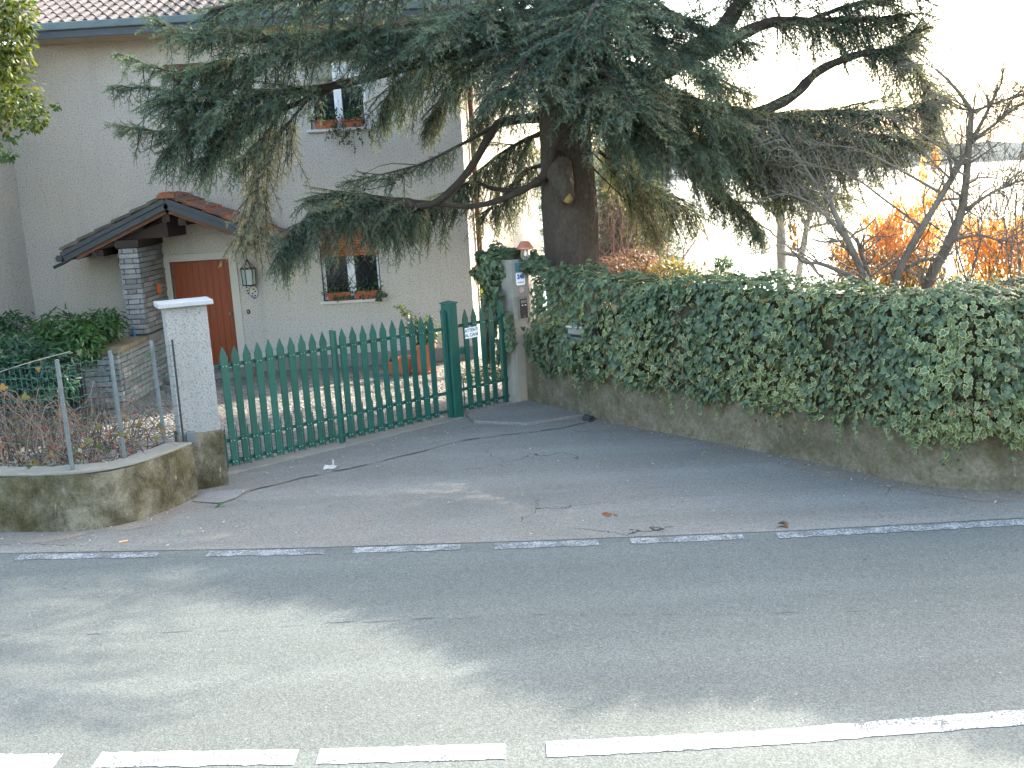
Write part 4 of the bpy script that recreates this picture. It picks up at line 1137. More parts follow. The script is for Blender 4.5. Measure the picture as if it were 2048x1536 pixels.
# twiggy core behind the leaves
Pm, _s = interp_path(HW, 120); mb = MB(); vs = []
prof = [(.03, .60), (.10, .75), (.11, 1.1), (.09, 1.45), (.02, 1.62), (-.2, 1.66), (-.42, 1.62), (-.46, .94)]
for i, p in enumerate(Pm):
    t = nrm(Pm[min(i+1, 119)]-Pm[max(i-1, 0)]); n = np.array([t[1], -t[0]])
    sh_ = max(0, (14 - i)/14)
    for d, z in prof: vs.append((*(p + n*(d*(1-.9*sh_) - .1*sh_ + random.uniform(-.02, .02))), .6 + (z-.6)*(1-.75*sh_) + random.uniform(-.02, .02)))
m_ = len(prof)
mb.add(vs, [(i*m_+k, (i+1)*m_+k, (i+1)*m_+k+1, i*m_+k+1) for i in range(119) for k in range(m_-1)])
part('stems', mb, MT['core'], IV)
# trailing bare stems
mb = MB()
for k in range(70):
    s = random.uniform(.2, TOT*.9); i = int(s/TOT*398); t = nrm(IP[i+1]-IP[i]); n = np.array([t[1], -t[0]]); z = random.uniform(.7, 1.5); p = IP[i] + n*.2
    pts = [(p[0], p[1], z)]
    for q in range(4): 
        z -= random.uniform(.03, .10); u = random.uniform(-.1, .1); p = p + t*u + n*random.uniform(-.02, .03); pts.append((p[0], p[1], z))
    mb.tube(pts, .004, 4)
part('trailing_stems', mb, MT['bramble'], IV, kind='stuff')
# ivy on top and flank of the right pillar
IVp = thing('ivy_bush', 'dark ivy clump draped over the right gate pillar behind the copper lamp', 'ivy', (-.1, 13.95, 1.2))
n_ = 1500; u = runit(n_); r = rng.uniform(.6, 1, (n_, 1))**.5
cen = np.array([-.15, 14.0, 1.80]); P = cen + u*r*np.array([.27, .24, .30])*(1 + .22*np.sin(u[:, :1]*5 + u[:, 2:]*7)); P[:, 2] -= (np.abs(P[:, 0]-cen[0])*.2)
P2 = np.array([.12, 13.92, 1.95]) + runit(420)*rng.uniform(.5, 1, (420, 1))*np.array([.32, .16, .09])
P3 = np.array([-.17, 14.0, 1.40]) + runit(500)*rng.uniform(.4, 1, (500, 1))*np.array([.17, .13, .36])
P4 = np.array([.38, 13.75, 1.82]) + runit(300)*rng.uniform(.5, 1, (300, 1))*np.array([.20, .15, .14])
a_ = rng.random(170); P5 = np.stack([-.175 + .055*np.sin(a_*9) + rng.normal(size=170)*.025, 13.74 + rng.normal(size=170)*.02, .55 + a_*1.0], 1)
a_ = rng.random(150); P6 = np.stack([.0 + rng.normal(size=150)*.025, 13.62 + rng.normal(size=150)*.02, .75 + a_*.5], 1)
PP = np.vstack([P, P2, P3, P4, P5, P6])
OO = np.vstack([u, np.tile([0, -.5, .8], (420, 1)), runit(500)*.6 + np.array([0, -.7, 0]), np.tile([0, -.7, .5], (300, 1)), np.tile([-.6, -.8, 0], (170, 1)), np.tile([0, -1, 0], (150, 1))])
ivy_cloud(IVp, PP, OO, rng.uniform(.05, .085, len(PP)), rng.random(len(PP)) < .03, 0)
mb = MB(); mb.lathe([(0, -.22), (.14, -.15), (.19, 0), (.14, .16), (0, .22)], cen, 9); part('stems', mb, MT['core'], IVp)

# ================================================================== CEDAR
TK = np.array([.98, 15.05])
CD = thing('cedar_tree', 'large dark cedar with thick trunk and drooping boughs in front of the house', 'tree', (TK[0], TK[1], 0))
mb = MB(); vs = []; nT = 22; zs_ = np.r_[np.linspace(-.1, 5, 22), np.linspace(5.6, 15, 12)]
for z in zs_:
    rr = .385*(1 - max(0, z-2)*.055) + .16*math.exp(-max(z, 0)*2.4) + .02*math.exp(-((z-2.6)/.4)**2)
    rr = max(rr, .04)
    for k in range(nT):
        q = 2*math.pi*k/nT; r2 = rr*(1 + .035*math.sin(3*q + z*.7) + .025*math.sin(7*q - z*1.1) + random.uniform(-.012, .012))
        vs.append((TK[0] - .012*z + r2*math.cos(q), TK[1] + r2*math.sin(q), z))
mb.add(vs, [(i*nT+k, i*nT+(k+1) % nT, (i+1)*nT+(k+1) % nT, (i+1)*nT+k) for i in range(len(zs_)-1) for k in range(nT)])
part('trunk', mb, MT['bark'], CD, smooth=True)
# sawn stub on a swollen collar
a = at(1116, 335, 14.66); b = at(1136, 402, 14.44)
m1 = MB(); m1.tube([a + np.array([-.05, .15, .18]), a, (a+b)/2, b], [.12, .20, .155, .10], 12); st_ = part('sawn_stub', m1, MT['bark'], CD, smooth=True)
m1 = MB(); d_ = nrm(b-a); m1.tube([b - d_*.22 + np.array([.04, -.07, 0]), b + np.array([.0, -.03, .01]), b + d_*.03], [.055, .075, .035], 9); part('cut_face', m1, MT['cutwood'], st_, smooth=True)
limbs = MB(); MULT = 2.0
NT_P, NT_D, NT_S = [], [], []      # twig start, vector, tint value (high is pale, as if sunlit)
def bough(pts, r0, r1, t0, Ls, n_sec_, droop=.35, hang=0.0, shade=0.0, side=1.0, dens=1.0, inner=.55, updown=.35):
    """pts world polyline; foliage from parameter t0 on; Ls length of the side shoots"""
    n_sec = int(n_sec_*MULT)
    Q = smooth_path(pts, max(8, 5*len(pts)))
    lm = MB(); lm.tube(Q, np.linspace(r0, r1, len(Q))*(1 + .08*np.sin(np.arange(len(Q))*1.7)), 7); part('limb', lm, MT['limb'], CD, smooth=True)
    P_, s_ = interp_path(Q, 60)
    for k in range(n_sec):
        t = t0 + (1-t0)*((k + random.random())/n_sec); i = min(58, int(t*59)); p = P_[i]; f = nrm(P_[i+1]-P_[i])
        h = np.array([f[1], -f[0], 0]); h = nrm(h)*random.choice((-1, 1))*side
        u = (t-t0)/(1-t0+1e-6)
        L_ = Ls*(.45 + .75*math.sin(math.pi*min(1, .15 + .8*u)))*random.uniform(.4, 1.35)
        if random.random() < hang:
            dv = nrm(h*random.uniform(.1, .5) + f*random.uniform(-.1, .5) + np.array([0, 0, -random.uniform(.6, 1.3)])); dr = .1
        else:
            dv = nrm(h*random.uniform(.5, 1.0) + f*random.uniform(.3, .9) + np.array([0, 0, random.uniform(-updown, updown)])); dr = droop*random.uniform(.0, 1.3)
        m = max(4, int(L_/.042*dens)); prev = p
        side2 = nrm(np.cross(dv, [0, 0, 1]) + np.array([1e-6, 0, 0]))
        wob = random.uniform(-.25, .25); shs = random.gauss(0, .30)
        tip_pts = []
        for j in range(m):
            s = (j+.6)/m; q = p + dv*L_*s + side2*wob*L_*s*s + np.array([0, 0, -dr*L_*s*s])
            if j % 4 == 0: tip_pts.append(q)
            loc = nrm(dv + side2*wob*2*s + np.array([0, 0, -2*dr*s]))
            sg = 1 if j % 2 else -1
            l3 = random.uniform(.09, .21)*(1.15 - .55*s)
            d3 = nrm(loc*random.uniform(.5, 1.0) + side2*sg*random.uniform(.4, .9) + np.array([0, 0, random.uniform(-.45, .3) - hang*.5]))
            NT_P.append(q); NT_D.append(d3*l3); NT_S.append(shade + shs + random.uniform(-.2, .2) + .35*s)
        tip_pts.append(p + dv*L_ + side2*wob*L_ + np.array([0, 0, -dr*L_]))
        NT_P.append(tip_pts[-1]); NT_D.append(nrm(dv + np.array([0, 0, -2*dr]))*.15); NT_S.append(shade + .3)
        limbs.tube([p] + tip_pts[1:], np.linspace(.009, .003, len(tip_pts)), 3, cap=False)
def A(*q): return [at(*v) for v in q]
# left, upper
bough(A((1110,70,14.9),(900,110,14.6),(700,165,14.3),(560,185,14.1),(430,205,13.9),(320,205,13.7)), .085, .02, .62, .72, 60, .35, .25, 0)
bough(A((1050,60,14.7),(900,75,14.4),(760,85,14.2),(660,95,14.1),(580,110,14.0)), .05, .012, .15, .34, 44, .2, .05, 0)
bough(A((690,160,14.3),(600,205,14.3),(500,235,14.3),(400,250,14.2),(330,300,14.1)), .05, .012, .35, .55, 60, .4, .35, .05)
bough(A((470,225,14.2),(440,290,14.3),(390,330,14.3)), .02, .006, .0, .35, 22, .3, .4, .1)
bough(A((610,205,14.2),(560,270,14.0),(520,340,13.9),(505,420,13.9),(480,470,13.8)), .02, .006, .1, .62, 34, .4, .55, 1.0, dens=.75)  # sunlight on this hanging frond is put into its pale tint
bough(A((560,230,14.2),(520,280,14.1),(470,330,14.1)), .02, .006, .2, .35, 16, .4, .5, .9)  # pale tint stands in for sun here too
bough(A((1100,25,14.6),(860,50,14.1),(660,70,13.8),(500,80,13.6),(380,70,13.4),(310,40,13.2)), .08, .015, .15, .58, 84, .25, .12, .1)
bough(A((1100,-60,14.6),(900,-40,14),(700,-10,13.5),(520,0,13.2),(420,20,13.0)), .08, .015, .2, .75, 70, .35, .2, .0)
bough(A((440,150,13.9),(330,140,13.8),(235,106,13.7)), .016, .004, .2, .18, 18, .2, .1, .15)
bough(A((420,200,13.9),(320,180,13.8),(222,172,13.7)), .016, .004, .2, .18, 16, .25, .2, .15)
bough(A((400,260,14.1),(310,262,14.0),(232,250,13.9)), .014, .004, .2, .2, 16, .3, .2, .2)
# left, lower
bough(A((1080,235,15),(1010,243,14.9),(985,262,14.8),(935,345,14.7),(870,405,14.55),(800,410,14.4),(720,400,14.3),(640,420,14.1),(580,470,14.0),(560,520,14.0)), .075, .012, .56, .48, 82, .5, .60, .2)
bough(A((1088,355,14.75),(1030,388,14.75),(950,412,14.7),(850,405,14.6),(760,395,14.5),(680,385,14.35),(620,400,14.2)), .055, .010, .55, .44, 58, .5, .60, .3)
bough(A((1085,365,15.2),(1030,380,15.3),(985,377,15.4),(940,365,15.5),(880,400,15.5),(820,440,15.4)), .045, .010, .45, .45, 40, .5, .6, .2)
bough(A((860,405,14.6),(800,440,14.6),(770,445,14.5),(735,440,14.4)), .02, .006, .1, .34, 28, .4, .7, .2)
bough(A((985,255,14.8),(930,285,14.7),(850,325,14.6),(780,345,14.5),(690,365,14.4)), .03, .006, .25, .22, 26, .4, .35, .25, dens=.7)
for k in range(7):   # bare twig ends
    y = 330 + k*6; limbs.tube(smooth_path(A((840-k*8, y, 14.6), (770-k*6, y+8+random.uniform(-12, 16), 14.5), (715-k*3, y+random.uniform(-10, 30), 14.45)), 6), np.linspace(.008, .002, 6), 4)
bough(A((1090,95,15.2),(1000,100,15.2),(925,108,15.2),(830,138,15.3),(780,185,15.4),(760,230,15.4)), .05, .008, .4, .5, 46, .5, .6, .2)
bough(A((930,108,15.2),(890,190,15.5),(850,250,15.5)), .02, .006, .1, .35, 26, .4, .6, .3)
bough(A((1085,265,15.3),(1040,285,15.8),(990,315,16.2),(950,350,16.4)), .04, .008, .15, .5, 50, .5, .75, .35, dens=.85)
bough(A((1085,330,15.4),(1045,345,15.8),(1000,400,16.0),(960,430,16.1)), .03, .008, .1, .4, 36, .5, .8, .35, dens=.8)
bough(A((1085,150,15.2),(1030,170,15.6),(985,190,15.8),(950,240,15.8)), .04, .008, .1, .5, 42, .5, .6, .1)
# towards the road, most given a lighter tint that imitates skylight
bough(A((1130,20,14.8),(1080,60,13.6),(1050,120,12.9),(1030,175,12.6)), .07, .012, .12, .70, 80, .25, .10, .25)
bough(A((1130,-30,14.8),(1020,0,13.6),(930,30,13),(850,75,12.7)), .07, .012, .15, .62, 70, .25, .12, .2)
bough(A((1140,60,14.8),(1180,110,13.6),(1230,170,12.9),(1270,215,12.6)), .07, .012, .12, .68, 80, .25, .12, .25)
bough(A((1140,20,14.8),(1250,60,13.9),(1340,105,13.4),(1420,150,13.1)), .07, .012, .12, .70, 85, .25, .15, .2)
bough(A((1150,-40,14.8),(1200,-20,13.4),(1180,30,12.6),(1150,80,12.3)), .07, .012, .2, .70, 70, .35, .15, -.1)
bough(A((1150,120,14.8),(1230,180,14.2),(1320,250,13.9),(1390,300,13.8),(1440,340,13.8)), .06, .010, .12, .62, 85, .45, .35, .15)
# right, lower
bough(A((1170,170,15),(1350,215,15),(1500,235,15),(1650,225,15),(1780,225,15),(1880,195,15)), .10, .012, .18, .72, 150, .35, .42, .3)
bough(A((1190,210,15.2),(1300,255,15.4),(1450,300,15.5),(1560,330,15.7),(1640,335,15.8)), .06, .010, .1, .62, 105, .45, .5, .25)
bough(A((1400,240,15.3),(1520,280,15.4),(1650,290,15.5),(1760,290,15.6)), .04, .010, .1, .62, 80, .4, .5, .35)
bough(A((1195,300,15.3),(1250,340,15.6),(1320,390,15.9),(1400,430,16.1)), .03, .006, .2, .5, 55, .4, .5, .5, dens=.8)
bough(A((1380,330,15.6),(1440,380,15.7),(1500,430,15.7),(1525,470,15.7)), .03, .006, .05, .40, 50, .4, .6, .1)
bough(A((1195,240,15.4),(1230,330,15.8),(1290,420,16.0),(1310,470,16.1)), .03, .006, .2, .45, 40, .4, .6, .65, dens=.8)
# right, upper: bare arching limbs with tufts at their ends
bough(A((1490,235,15.2),(1580,195,15.2),(1640,140,15.2),(1720,108,15.2),(1790,98,15.2),(1830,60,15.2)), .085, .03, .72, .55, 46, .4, .35, .35)
bough(A((1790,98,15.2),(1840,150,15.2),(1870,220,15.2),(1850,260,15.2)), .03, .006, .05, .45, 42, .4, .4, .45)
bough(A((1170,170,15),(1300,150,15.1),(1390,95,15.2),(1450,50,15.3),(1500,-30,15.4)), .17, .10, .75, .5, 22, .4, .4, .2)
bough(A((1400,110,15.2),(1470,75,15.2),(1540,45,15.3),(1620,42,15.3),(1720,40,15.3),(1820,30,15.3)), .11, .02, .35, .55, 64, .45, .5, .35)
bough(A((1410,70,15.2),(1370,40,15.3),(1320,10,15.4),(1280,-40,15.4)), .05, .02, .3, .35, 14, .4, .5, .3)
bough(A((1620,40,15.3),(1700,10,15.4),(1780,-10,15.4),(1850,-30,15.4)), .04, .01, .1, .55, 44, .4, .35, .35)
bough(A((1380,120,15.2),(1440,170,15.4),(1500,190,15.4)), .03, .01, .1, .4, 26, .45, .5, .2)
bough(A((1250,-60,15.2),(1400,-50,15.4),(1560,-30,15.6),(1700,-40,15.6)), .08, .02, .2, .6, 44, .4, .45, .25)
# fillers
bough(A((600,95,14.0),(500,115,13.9),(420,130,13.8),(345,150,13.7)), .02, .006, .1, .36, 40, .4, .3, .1)
bough(A((520,150,14.0),(440,170,13.9),(370,190,13.8)), .015, .005, .1, .30, 26, .4, .3, .1)
bough(A((1150,90,14.9),(1290,160,14.2),(1400,215,13.9),(1490,260,13.9)), .05, .01, .12, .66, 60, .4, .25, .05)
bough(A((1150,140,14.7),(1200,210,14.0),(1250,270,13.7),(1300,310,13.6)), .05, .01, .15, .55, 46, .4, .25, .05)
bough(A((1300,200,15.0),(1450,215,14.9),(1600,245,14.8),(1750,270,14.8),(1860,285,14.9)), .05, .01, .1, .62, 90, .4, .45, .35)
bough(A((1350,250,15.4),(1500,330,15.6),(1620,380,15.8),(1700,400,15.9)), .03, .01, .1, .5, 60, .4, .5, .3)
bough(A((1060,40,14.6),(860,60,14.1),(680,75,13.9),(540,110,13.7),(400,140,13.7)), .05, .01, .15, .50, 66, .3, .15, .1)
bough(A((1050,10,14.2),(900,60,13.7),(780,110,13.6),(720,110,13.6)), .04, .008, .15, .5, 50, .4, .2, .0)
bough(A((1000,30,14.2),(960,90,13.7),(940,140,13.5)), .03, .008, .15, .5, 36, .4, .3, .0)
bough(A((1130,60,14.7),(1120,110,13.9),(1130,150,13.5),(1150,180,13.3)), .05, .01, .1, .6, 50, .4, .2, -.05)
bough(A((1140,0,14.5),(1300,20,13.8),(1420,60,13.6),(1500,90,13.6)), .04, .01, .15, .6, 60, .4, .25, .05)
# boughs above the frame, added on the sunny side to shade the forecourt
MULT = 1.0
for az, z, Lb in ((-8,6.4,6.6),(6,5.8,6.8),(20,6.6,6.6),(34,6.0,6.4),(48,6.9,6.0),(0,7.3,6.6),(28,7.6,6.2),(-12,7.9,5.6),(2,6.1,7.4),(13,6.5,7.4),(-12,6.2,6.6),(24,7.1,7.2),(9,7.7,7.2),(40,7.6,6.8),(17,5.9,7.0),(8,6.0,6.8),(4,5.7,6.4),(14,6.2,6.9)):   # dense ones first, thin ones below
    a_ = math.radians(az); p0 = np.array([TK[0]-.07, TK[1], z]); dv = np.array([math.cos(a_), math.sin(a_), 0])
    bough([p0, p0 + dv*Lb*.4 + np.array([0, 0, .35]), p0 + dv*Lb*.75 + np.array([0, 0, .3]), p0 + dv*Lb + np.array([0, 0, 0])], .11, .012, .12, 1.2, 84, .3, .1, .1, dens=.5)
for az, z, Lb in ((-33,6.6,6.2),(-46,5.9,6.0),(-58,7.0,5.6)):  # sparse unseen boughs added to streak the road with shade
    a_ = math.radians(az); p0 = np.array([TK[0]-.07, TK[1], z]); dv = np.array([math.cos(a_), math.sin(a_), 0])
    bough([p0, p0 + dv*Lb*.4 + np.array([0, 0, .35]), p0 + dv*Lb*.75 + np.array([0, 0, .3]), p0 + dv*Lb], .09, .012, .3, .7, 22, .3, .1, .1, dens=.6)
# the limb crossing the trunk
lm = MB(); lm.tube(smooth_path(A((1190,228,14.4),(1150,254,14.45),(1115,280,14.5),(1100,325,14.55),(1086,356,14.72)), 14), np.linspace(.03, .075, 14), 8); part('limb', lm, MT['limb'], CD, smooth=True)
for p in ((1195,300),(1195,330)):
    limbs.tube(smooth_path(A((p[0]-15, p[1], 15.1), (1225, p[1]+45, 15.5), (1270, p[1]+85, 15.8)), 8), np.linspace(.014, .005, 8), 5)
# upper crown, out of the picture but shading it
MULT = 1.0
for k in range(40):
    z = 6.3 + 8.3*(k/33); az = k*2.4 + random.uniform(-.3, .3); Lb = 6.6*(1 - (z-5)/11.5) + .4
    if math.sin(az) < -.5: Lb *= .7
    if -1.6 < (az + math.pi) % (2*math.pi) - math.pi < -.3: Lb = min(Lb, 3.6)
    p0 = np.array([TK[0]-.012*z, TK[1], z]); dv = np.array([math.cos(az), math.sin(az), 0])
    bough([p0, p0 + dv*Lb*.4 + np.array([0, 0, .25]), p0 + dv*Lb*.75 + np.array([0, 0, .15]), p0 + dv*Lb + np.array([0, 0, -.25])], .09*(1-(z-5)/14), .012, .15, 1.15, 46, .35, .25, .1, dens=.55)
part('branchlets', limbs, MT['limb'], CD, kind='stuff')
def needles(parent, P, D, Sh, K, ln, wd, name='needles'):
    P, D, Sh = np.array(P), np.array(D), np.array(Sh); n = len(P)
    t = (np.arange(K)[None] + rng.random((n, K)))/K
    base = P[:, None] + D[:, None]*t[..., None]
    dn = D/np.linalg.norm(D, axis=1, keepdims=True)
    rv_ = rng.normal(size=(n, K, 3)); rv_ /= np.linalg.norm(rv_, axis=2, keepdims=True)
    dirs = dn[:, None]*.75 + rv_*.75; dirs /= np.linalg.norm(dirs, axis=2, keepdims=True)
    sd = np.cross(dirs, rng.normal(size=(n, K, 3))); sd /= np.linalg.norm(sd, axis=2, keepdims=True)
    L_ = ln*rng.uniform(.7, 1.25, (n, K, 1))
    V = np.stack([base + sd*wd, base - sd*wd, base + dirs*L_], 2).reshape(-1, 3)
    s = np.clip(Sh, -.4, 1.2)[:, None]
    c0, c1, c2 = np.array([.037, .085, .065]), np.array([.092, .146, .108]), np.array([.20, .20, .13])  # c2 is the pale tint that imitates sun on the hanging fronds
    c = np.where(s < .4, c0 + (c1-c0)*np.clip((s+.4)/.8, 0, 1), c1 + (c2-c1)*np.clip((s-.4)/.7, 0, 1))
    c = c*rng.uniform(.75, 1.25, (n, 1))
    c = np.repeat(c, K*3, axis=0)
    # the twig itself
    e = np.cross(dn, rng.normal(size=(n, 3))); e /= np.linalg.norm(e, axis=1, keepdims=True)
    TV = np.stack([P + e*.004, P - e*.004, P + D], 1).reshape(-1, 3)
    tc = np.tile(np.array([[.07, .055, .035]]), (3*n, 1))
    VV = np.vstack([V, TV]); CC = np.vstack([c, tc])
    np_mesh(name, VV, np.arange(len(VV)).reshape(-1, 3), MT['needle'], parent, CC, kind='stuff')
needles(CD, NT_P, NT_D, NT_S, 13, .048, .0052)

# ================================================================== OTHER PLANTS
def blob_leaves(parent, cens, rads, n, kind, size, c0, c1, mat_=None, singles=0, up=.6, tipdown=.5, shell=.45, name='foliage'):
    """leaves spread through a cluster of ellipsoids, denser near their skins"""
    cens = np.array(cens, float); rads = np.array(rads, float)
    wt = (rads.prod(axis=1))**.67; wt /= wt.sum()
    which = rng.choice(len(cens), n, p=wt)
    u = runit(n); r = (shell + (1-shell)*rng.random((n, 1)))**.8
    P = cens[which] + u*r*rads[which]*(1 + .12*np.sin(u[:, :1]*9 + which[:, None]))
    nn = u*.6 + np.array([0, 0, up]) + rng.normal(size=(n, 3))*.45
    tip = u*.6 + np.array([0, 0, -tipdown]) + rng.normal(size=(n, 3))*.5
    b = rng.random((n, 1))
    col = (np.array(c0)*(1-b) + np.array(c1)*b)*rng.uniform(.75, 1.3, (n, 1))
    leaves(parent, mat_ or MT['leaf'], kind, P, nn, tip, rng.uniform(size[0], size[1], n), col, None, singles, name)
    return P
def stems_to(parent, root, P, k, r, m, name='stems', n=4):
    mb = MB()
    for q in P[rng.choice(len(P), k)]:
        mid = (np.array(root) + q)/2 + rng.normal(size=3)*.05 + np.array([0, 0, .06])
        mb.tube(smooth_path([np.array(root) + rng.normal(size=3)*np.array([.05, .05, 0]), mid, q], 6), np.linspace(r, r*.3, 6), n)
    return part(name, mb, m, parent)
# evergreen tree at the top left, leaning into view
ET = thing('evergreen_tree', 'broadleaf evergreen tree with sunlit yellow green leaves at left edge of house', 'tree', (-7.6, 13.2, 0))
mb = MB(); mb.tube(smooth_path([(-7.6, 13.2, 0), (-7.5, 13.2, 2), (-7.3, 13.1, 4), (-7.1, 13.0, 6.2)], 14), np.linspace(.13, .03, 14), 9)
tr_ = [(-6.72, 13.0, 5.6), (-6.55, 13.0, 5.0), (-6.5, 13.0, 4.45), (-6.75, 13.0, 4.0), (-6.55, 12.95, 3.78), (-6.8, 13.0, 3.35)]
for q in tr_: mb.tube(smooth_path([(-7.4, 13.15, q[2]-.7), (-7.1, 13.1, q[2]-.15), q], 7), np.linspace(.035, .006, 7), 5)
part('trunk', mb, MT['twigbark'], ET, smooth=True)
ce = [at(20, 40, 13), at(10, 130, 13), at(52, 205, 12.9), at(5, 210, 13.2), at(-60, 120, 13), at(-70, 260, 13.1), at(62, 240, 12.8), at(-70, -20, 13), at(25, 100, 13.1), at(-160, 150, 13.2), at(20, 20, 13.3)]
ra = [(.30,.4,.42), (.26,.4,.30), (.27,.35,.24), (.30,.4,.32), (.5,.5,.5), (.42,.4,.4), (.20,.25,.13), (.5,.5,.5), (.22,.3,.25), (.6,.6,.7), (.33,.4,.33)]
EP = blob_leaves(ET, ce, ra, 5200, 'oval', (.065, .105), (.030, .062, .018), (.135, .145, .020), singles=220, shell=.2)
EP2 = blob_leaves(ET, [at(25, 275, 12.9), at(55, 262, 12.9), at(18, 310, 12.9), at(105, 212, 12.8), at(-10, 300, 13)], [(.10,.1,.035), (.12,.1,.03), (.09,.1,.045), (.09,.1,.03), (.16,.2,.12)], 130, 'oval', (.06, .10), (.022, .055, .022), (.04, .08, .025), name='hanging_leaves')
# dark shrubs under the house wall
def shrub(name, label, root, ce, ra, n, kind, size, c0, c1, singles=0, group=None, cat='shrub', **kw):
    T = thing(name, label, cat, root, group)
    P = blob_leaves(T, ce, ra, n, kind, size, c0, c1, singles=singles, **kw)
    stems_to(T, root, P, 26, .012, MT['bramble2'])
    return T
shrub('laurel_shrub', 'bright green glossy leaved shrub beside the stone porch pillar', (-6.8, 15.3, 0),
      [at(190, 655, 15.4), at(120, 660, 15.3), at(70, 690, 15.0), at(215, 640, 15.6), at(150, 690, 14.9)], [(.42,.4,.24), (.45,.45,.30), (.40,.4,.30), (.24,.3,.18), (.5,.4,.30)], 3000, 'long', (.09, .14), (.020, .062, .018), (.045, .115, .028), 120)
shrub('dark_shrub', 'dark green shrub behind the wire fence at the left edge', (-7.0, 13.6, 0),
      [at(40, 760, 13.4), at(100, 770, 13.4), at(0, 700, 13.6), at(60, 710, 13.9), at(-40, 780, 13.3), at(110, 730, 13.8)], [(.45,.4,.36), (.36,.35,.30), (.42,.4,.30), (.42,.35,.3), (.5,.4,.5), (.3,.3,.25)], 3000, 'long', (.09, .14), (.012, .045, .028), (.026, .078, .045), 80)
shrub('small_shrub', 'small leafy shrub top standing against the house wall at far left', (-7.4, 15.2, 0),
      [at(18, 640, 15.2), at(-20, 660, 15.2)], [(.25,.25,.13), (.4,.3,.3)], 700, 'long', (.08, .13), (.016, .05, .026), (.03, .085, .04), 0)
# black slatted bin
c = at(146, 765, 14.5); BN = thing('black_bin', 'black ribbed plastic bin standing by the stone parapet behind the fence', 'bin', (c[0], 14.5, c[2]-.3))
mb = MB(); mb.lathe([(.0, -.3), (.10, -.3), (.13, .38), (.138, .385), (.138, .41), (.12, .41), (.115, .2), (0, .2)], (c[0], 14.5, c[2]), 18); part('body', mb, MT['black'], BN)
for k in range(18):
    q = 2*math.pi*k/18; mb = MB(); mb.tube([(c[0]+.106*math.cos(q), 14.5+.106*math.sin(q), c[2]-.28), (c[0]+.132*math.cos(q), 14.5+.132*math.sin(q), c[2]+.37)], .007, 4); part('rib', mb, MT['black'], BN)
# brambles in the bed
BR = thing('bramble_thicket', 'tangle of dry pinkish brown bramble stems behind the wire fence', 'bramble', (-4.7, 10.3, .4))
mb, mb2 = MB(), MB()
for k in range(560):
    x = random.uniform(-6.5, -3.75); y = yon([(a, b) for a, b in zip(LP[:, 0], LP[:, 1])], x) + random.uniform(.35, 1.9)
    if x > -4.0 and random.random() < .4: continue
    p = np.array([x, y, .38 + random.uniform(-.03, .05)]); az = random.uniform(0, 6.28); L_ = random.uniform(.35, .95); hgt = random.uniform(.05, .55)*(1 if x < -4.2 else .75)
    d = np.array([math.cos(az), math.sin(az)*.6, 0]); pts = []
    for t in np.linspace(0, 1, 7):
        pts.append(p + d*L_*t + np.array([random.gauss(0, .018), random.gauss(0, .018), hgt*math.sin(math.pi*t*.85)*1.3 + random.gauss(0, .012)]))
    (mb if random.random() < .62 else mb2).tube(smooth_path(pts, 9), np.linspace(.0055, .002, 9), 4)
part('stems', mb, MT['bramble'], BR, kind='stuff'); part('dark_stems', mb2, MT['bramble2'], BR, kind='stuff')
n_ = 420; x_ = rng.uniform(-6.3, -3.6, n_); y_ = np.array([yon([(a, b) for a, b in zip(LP[:, 0], LP[:, 1])], v) for v in x_]) + rng.uniform(.25, 2.0, n_)
pal = np.array([(.22, .13, .03), (.30, .17, .05), (.10, .13, .04), (.24, .05, .03), (.32, .27, .18)])
leaves(BR, MT['dead'], 'oval', np.stack([x_, y_, rng.uniform(.42, .78, n_)], 1), runit(n_) + np.array([0, 0, .5]), runit(n_), rng.uniform(.04, .075, n_), pal[rng.choice(5, n_)], None, 0, 'dry_leaves')
# leaf litter in the bed
n_ = 2600; x_ = rng.uniform(-6.6, -3.5, n_); b0 = np.array([yon([(a, b) for a, b in zip(LP[:, 0], LP[:, 1])], v) for v in x_]); dy = rng.uniform(.25, 2.3, n_)
pal2 = np.array([(.34, .30, .24), (.42, .40, .36), (.20, .13, .07), (.14, .09, .05), (.28, .22, .15), (.30, .32, .32)])
tag(LL := thing('leaf_litter', None, None, (-5, 10.3, .4)), 'pale fallen leaves covering the soil bed behind the low wall', 'leaves')
leaves(LL, MT['dead'], 'oval', np.stack([x_, b0 + dy, .475 - .46*(np.clip(dy-.2, 0, 2.2)/2.2)**1.6 + rng.uniform(.0, .04, n_)], 1), runit(n_)*.5 + np.array([0, 0, 1]), runit(n_), rng.uniform(.04, .085, n_), pal2[rng.choice(6, n_)], None, 60, 'fallen_leaves')
# creeper leaves caught in the fence
n_ = 34; FPq = FPp[rng.integers(40, 128, n_)]
fl_ = thing('creeper', 'few yellowing creeper leaves caught in the wire fence', 'creeper', tuple(fposts[0][0]))
leaves(fl_, MT['dead'], 'ivy', np.column_stack([FPq + rng.normal(size=(n_, 2))*.03, zf + rng.choice([.12, .2, .3, .8, .9], n_) + rng.normal(size=n_)*.07]), runit(n_)*.8 + np.array([0, -1, .2]), runit(n_), rng.uniform(.04, .075, n_), np.array([(.13, .12, .04), (.20, .12, .04), (.07, .10, .04)])[rng.choice(3, n_)], None, 0, 'leaves')

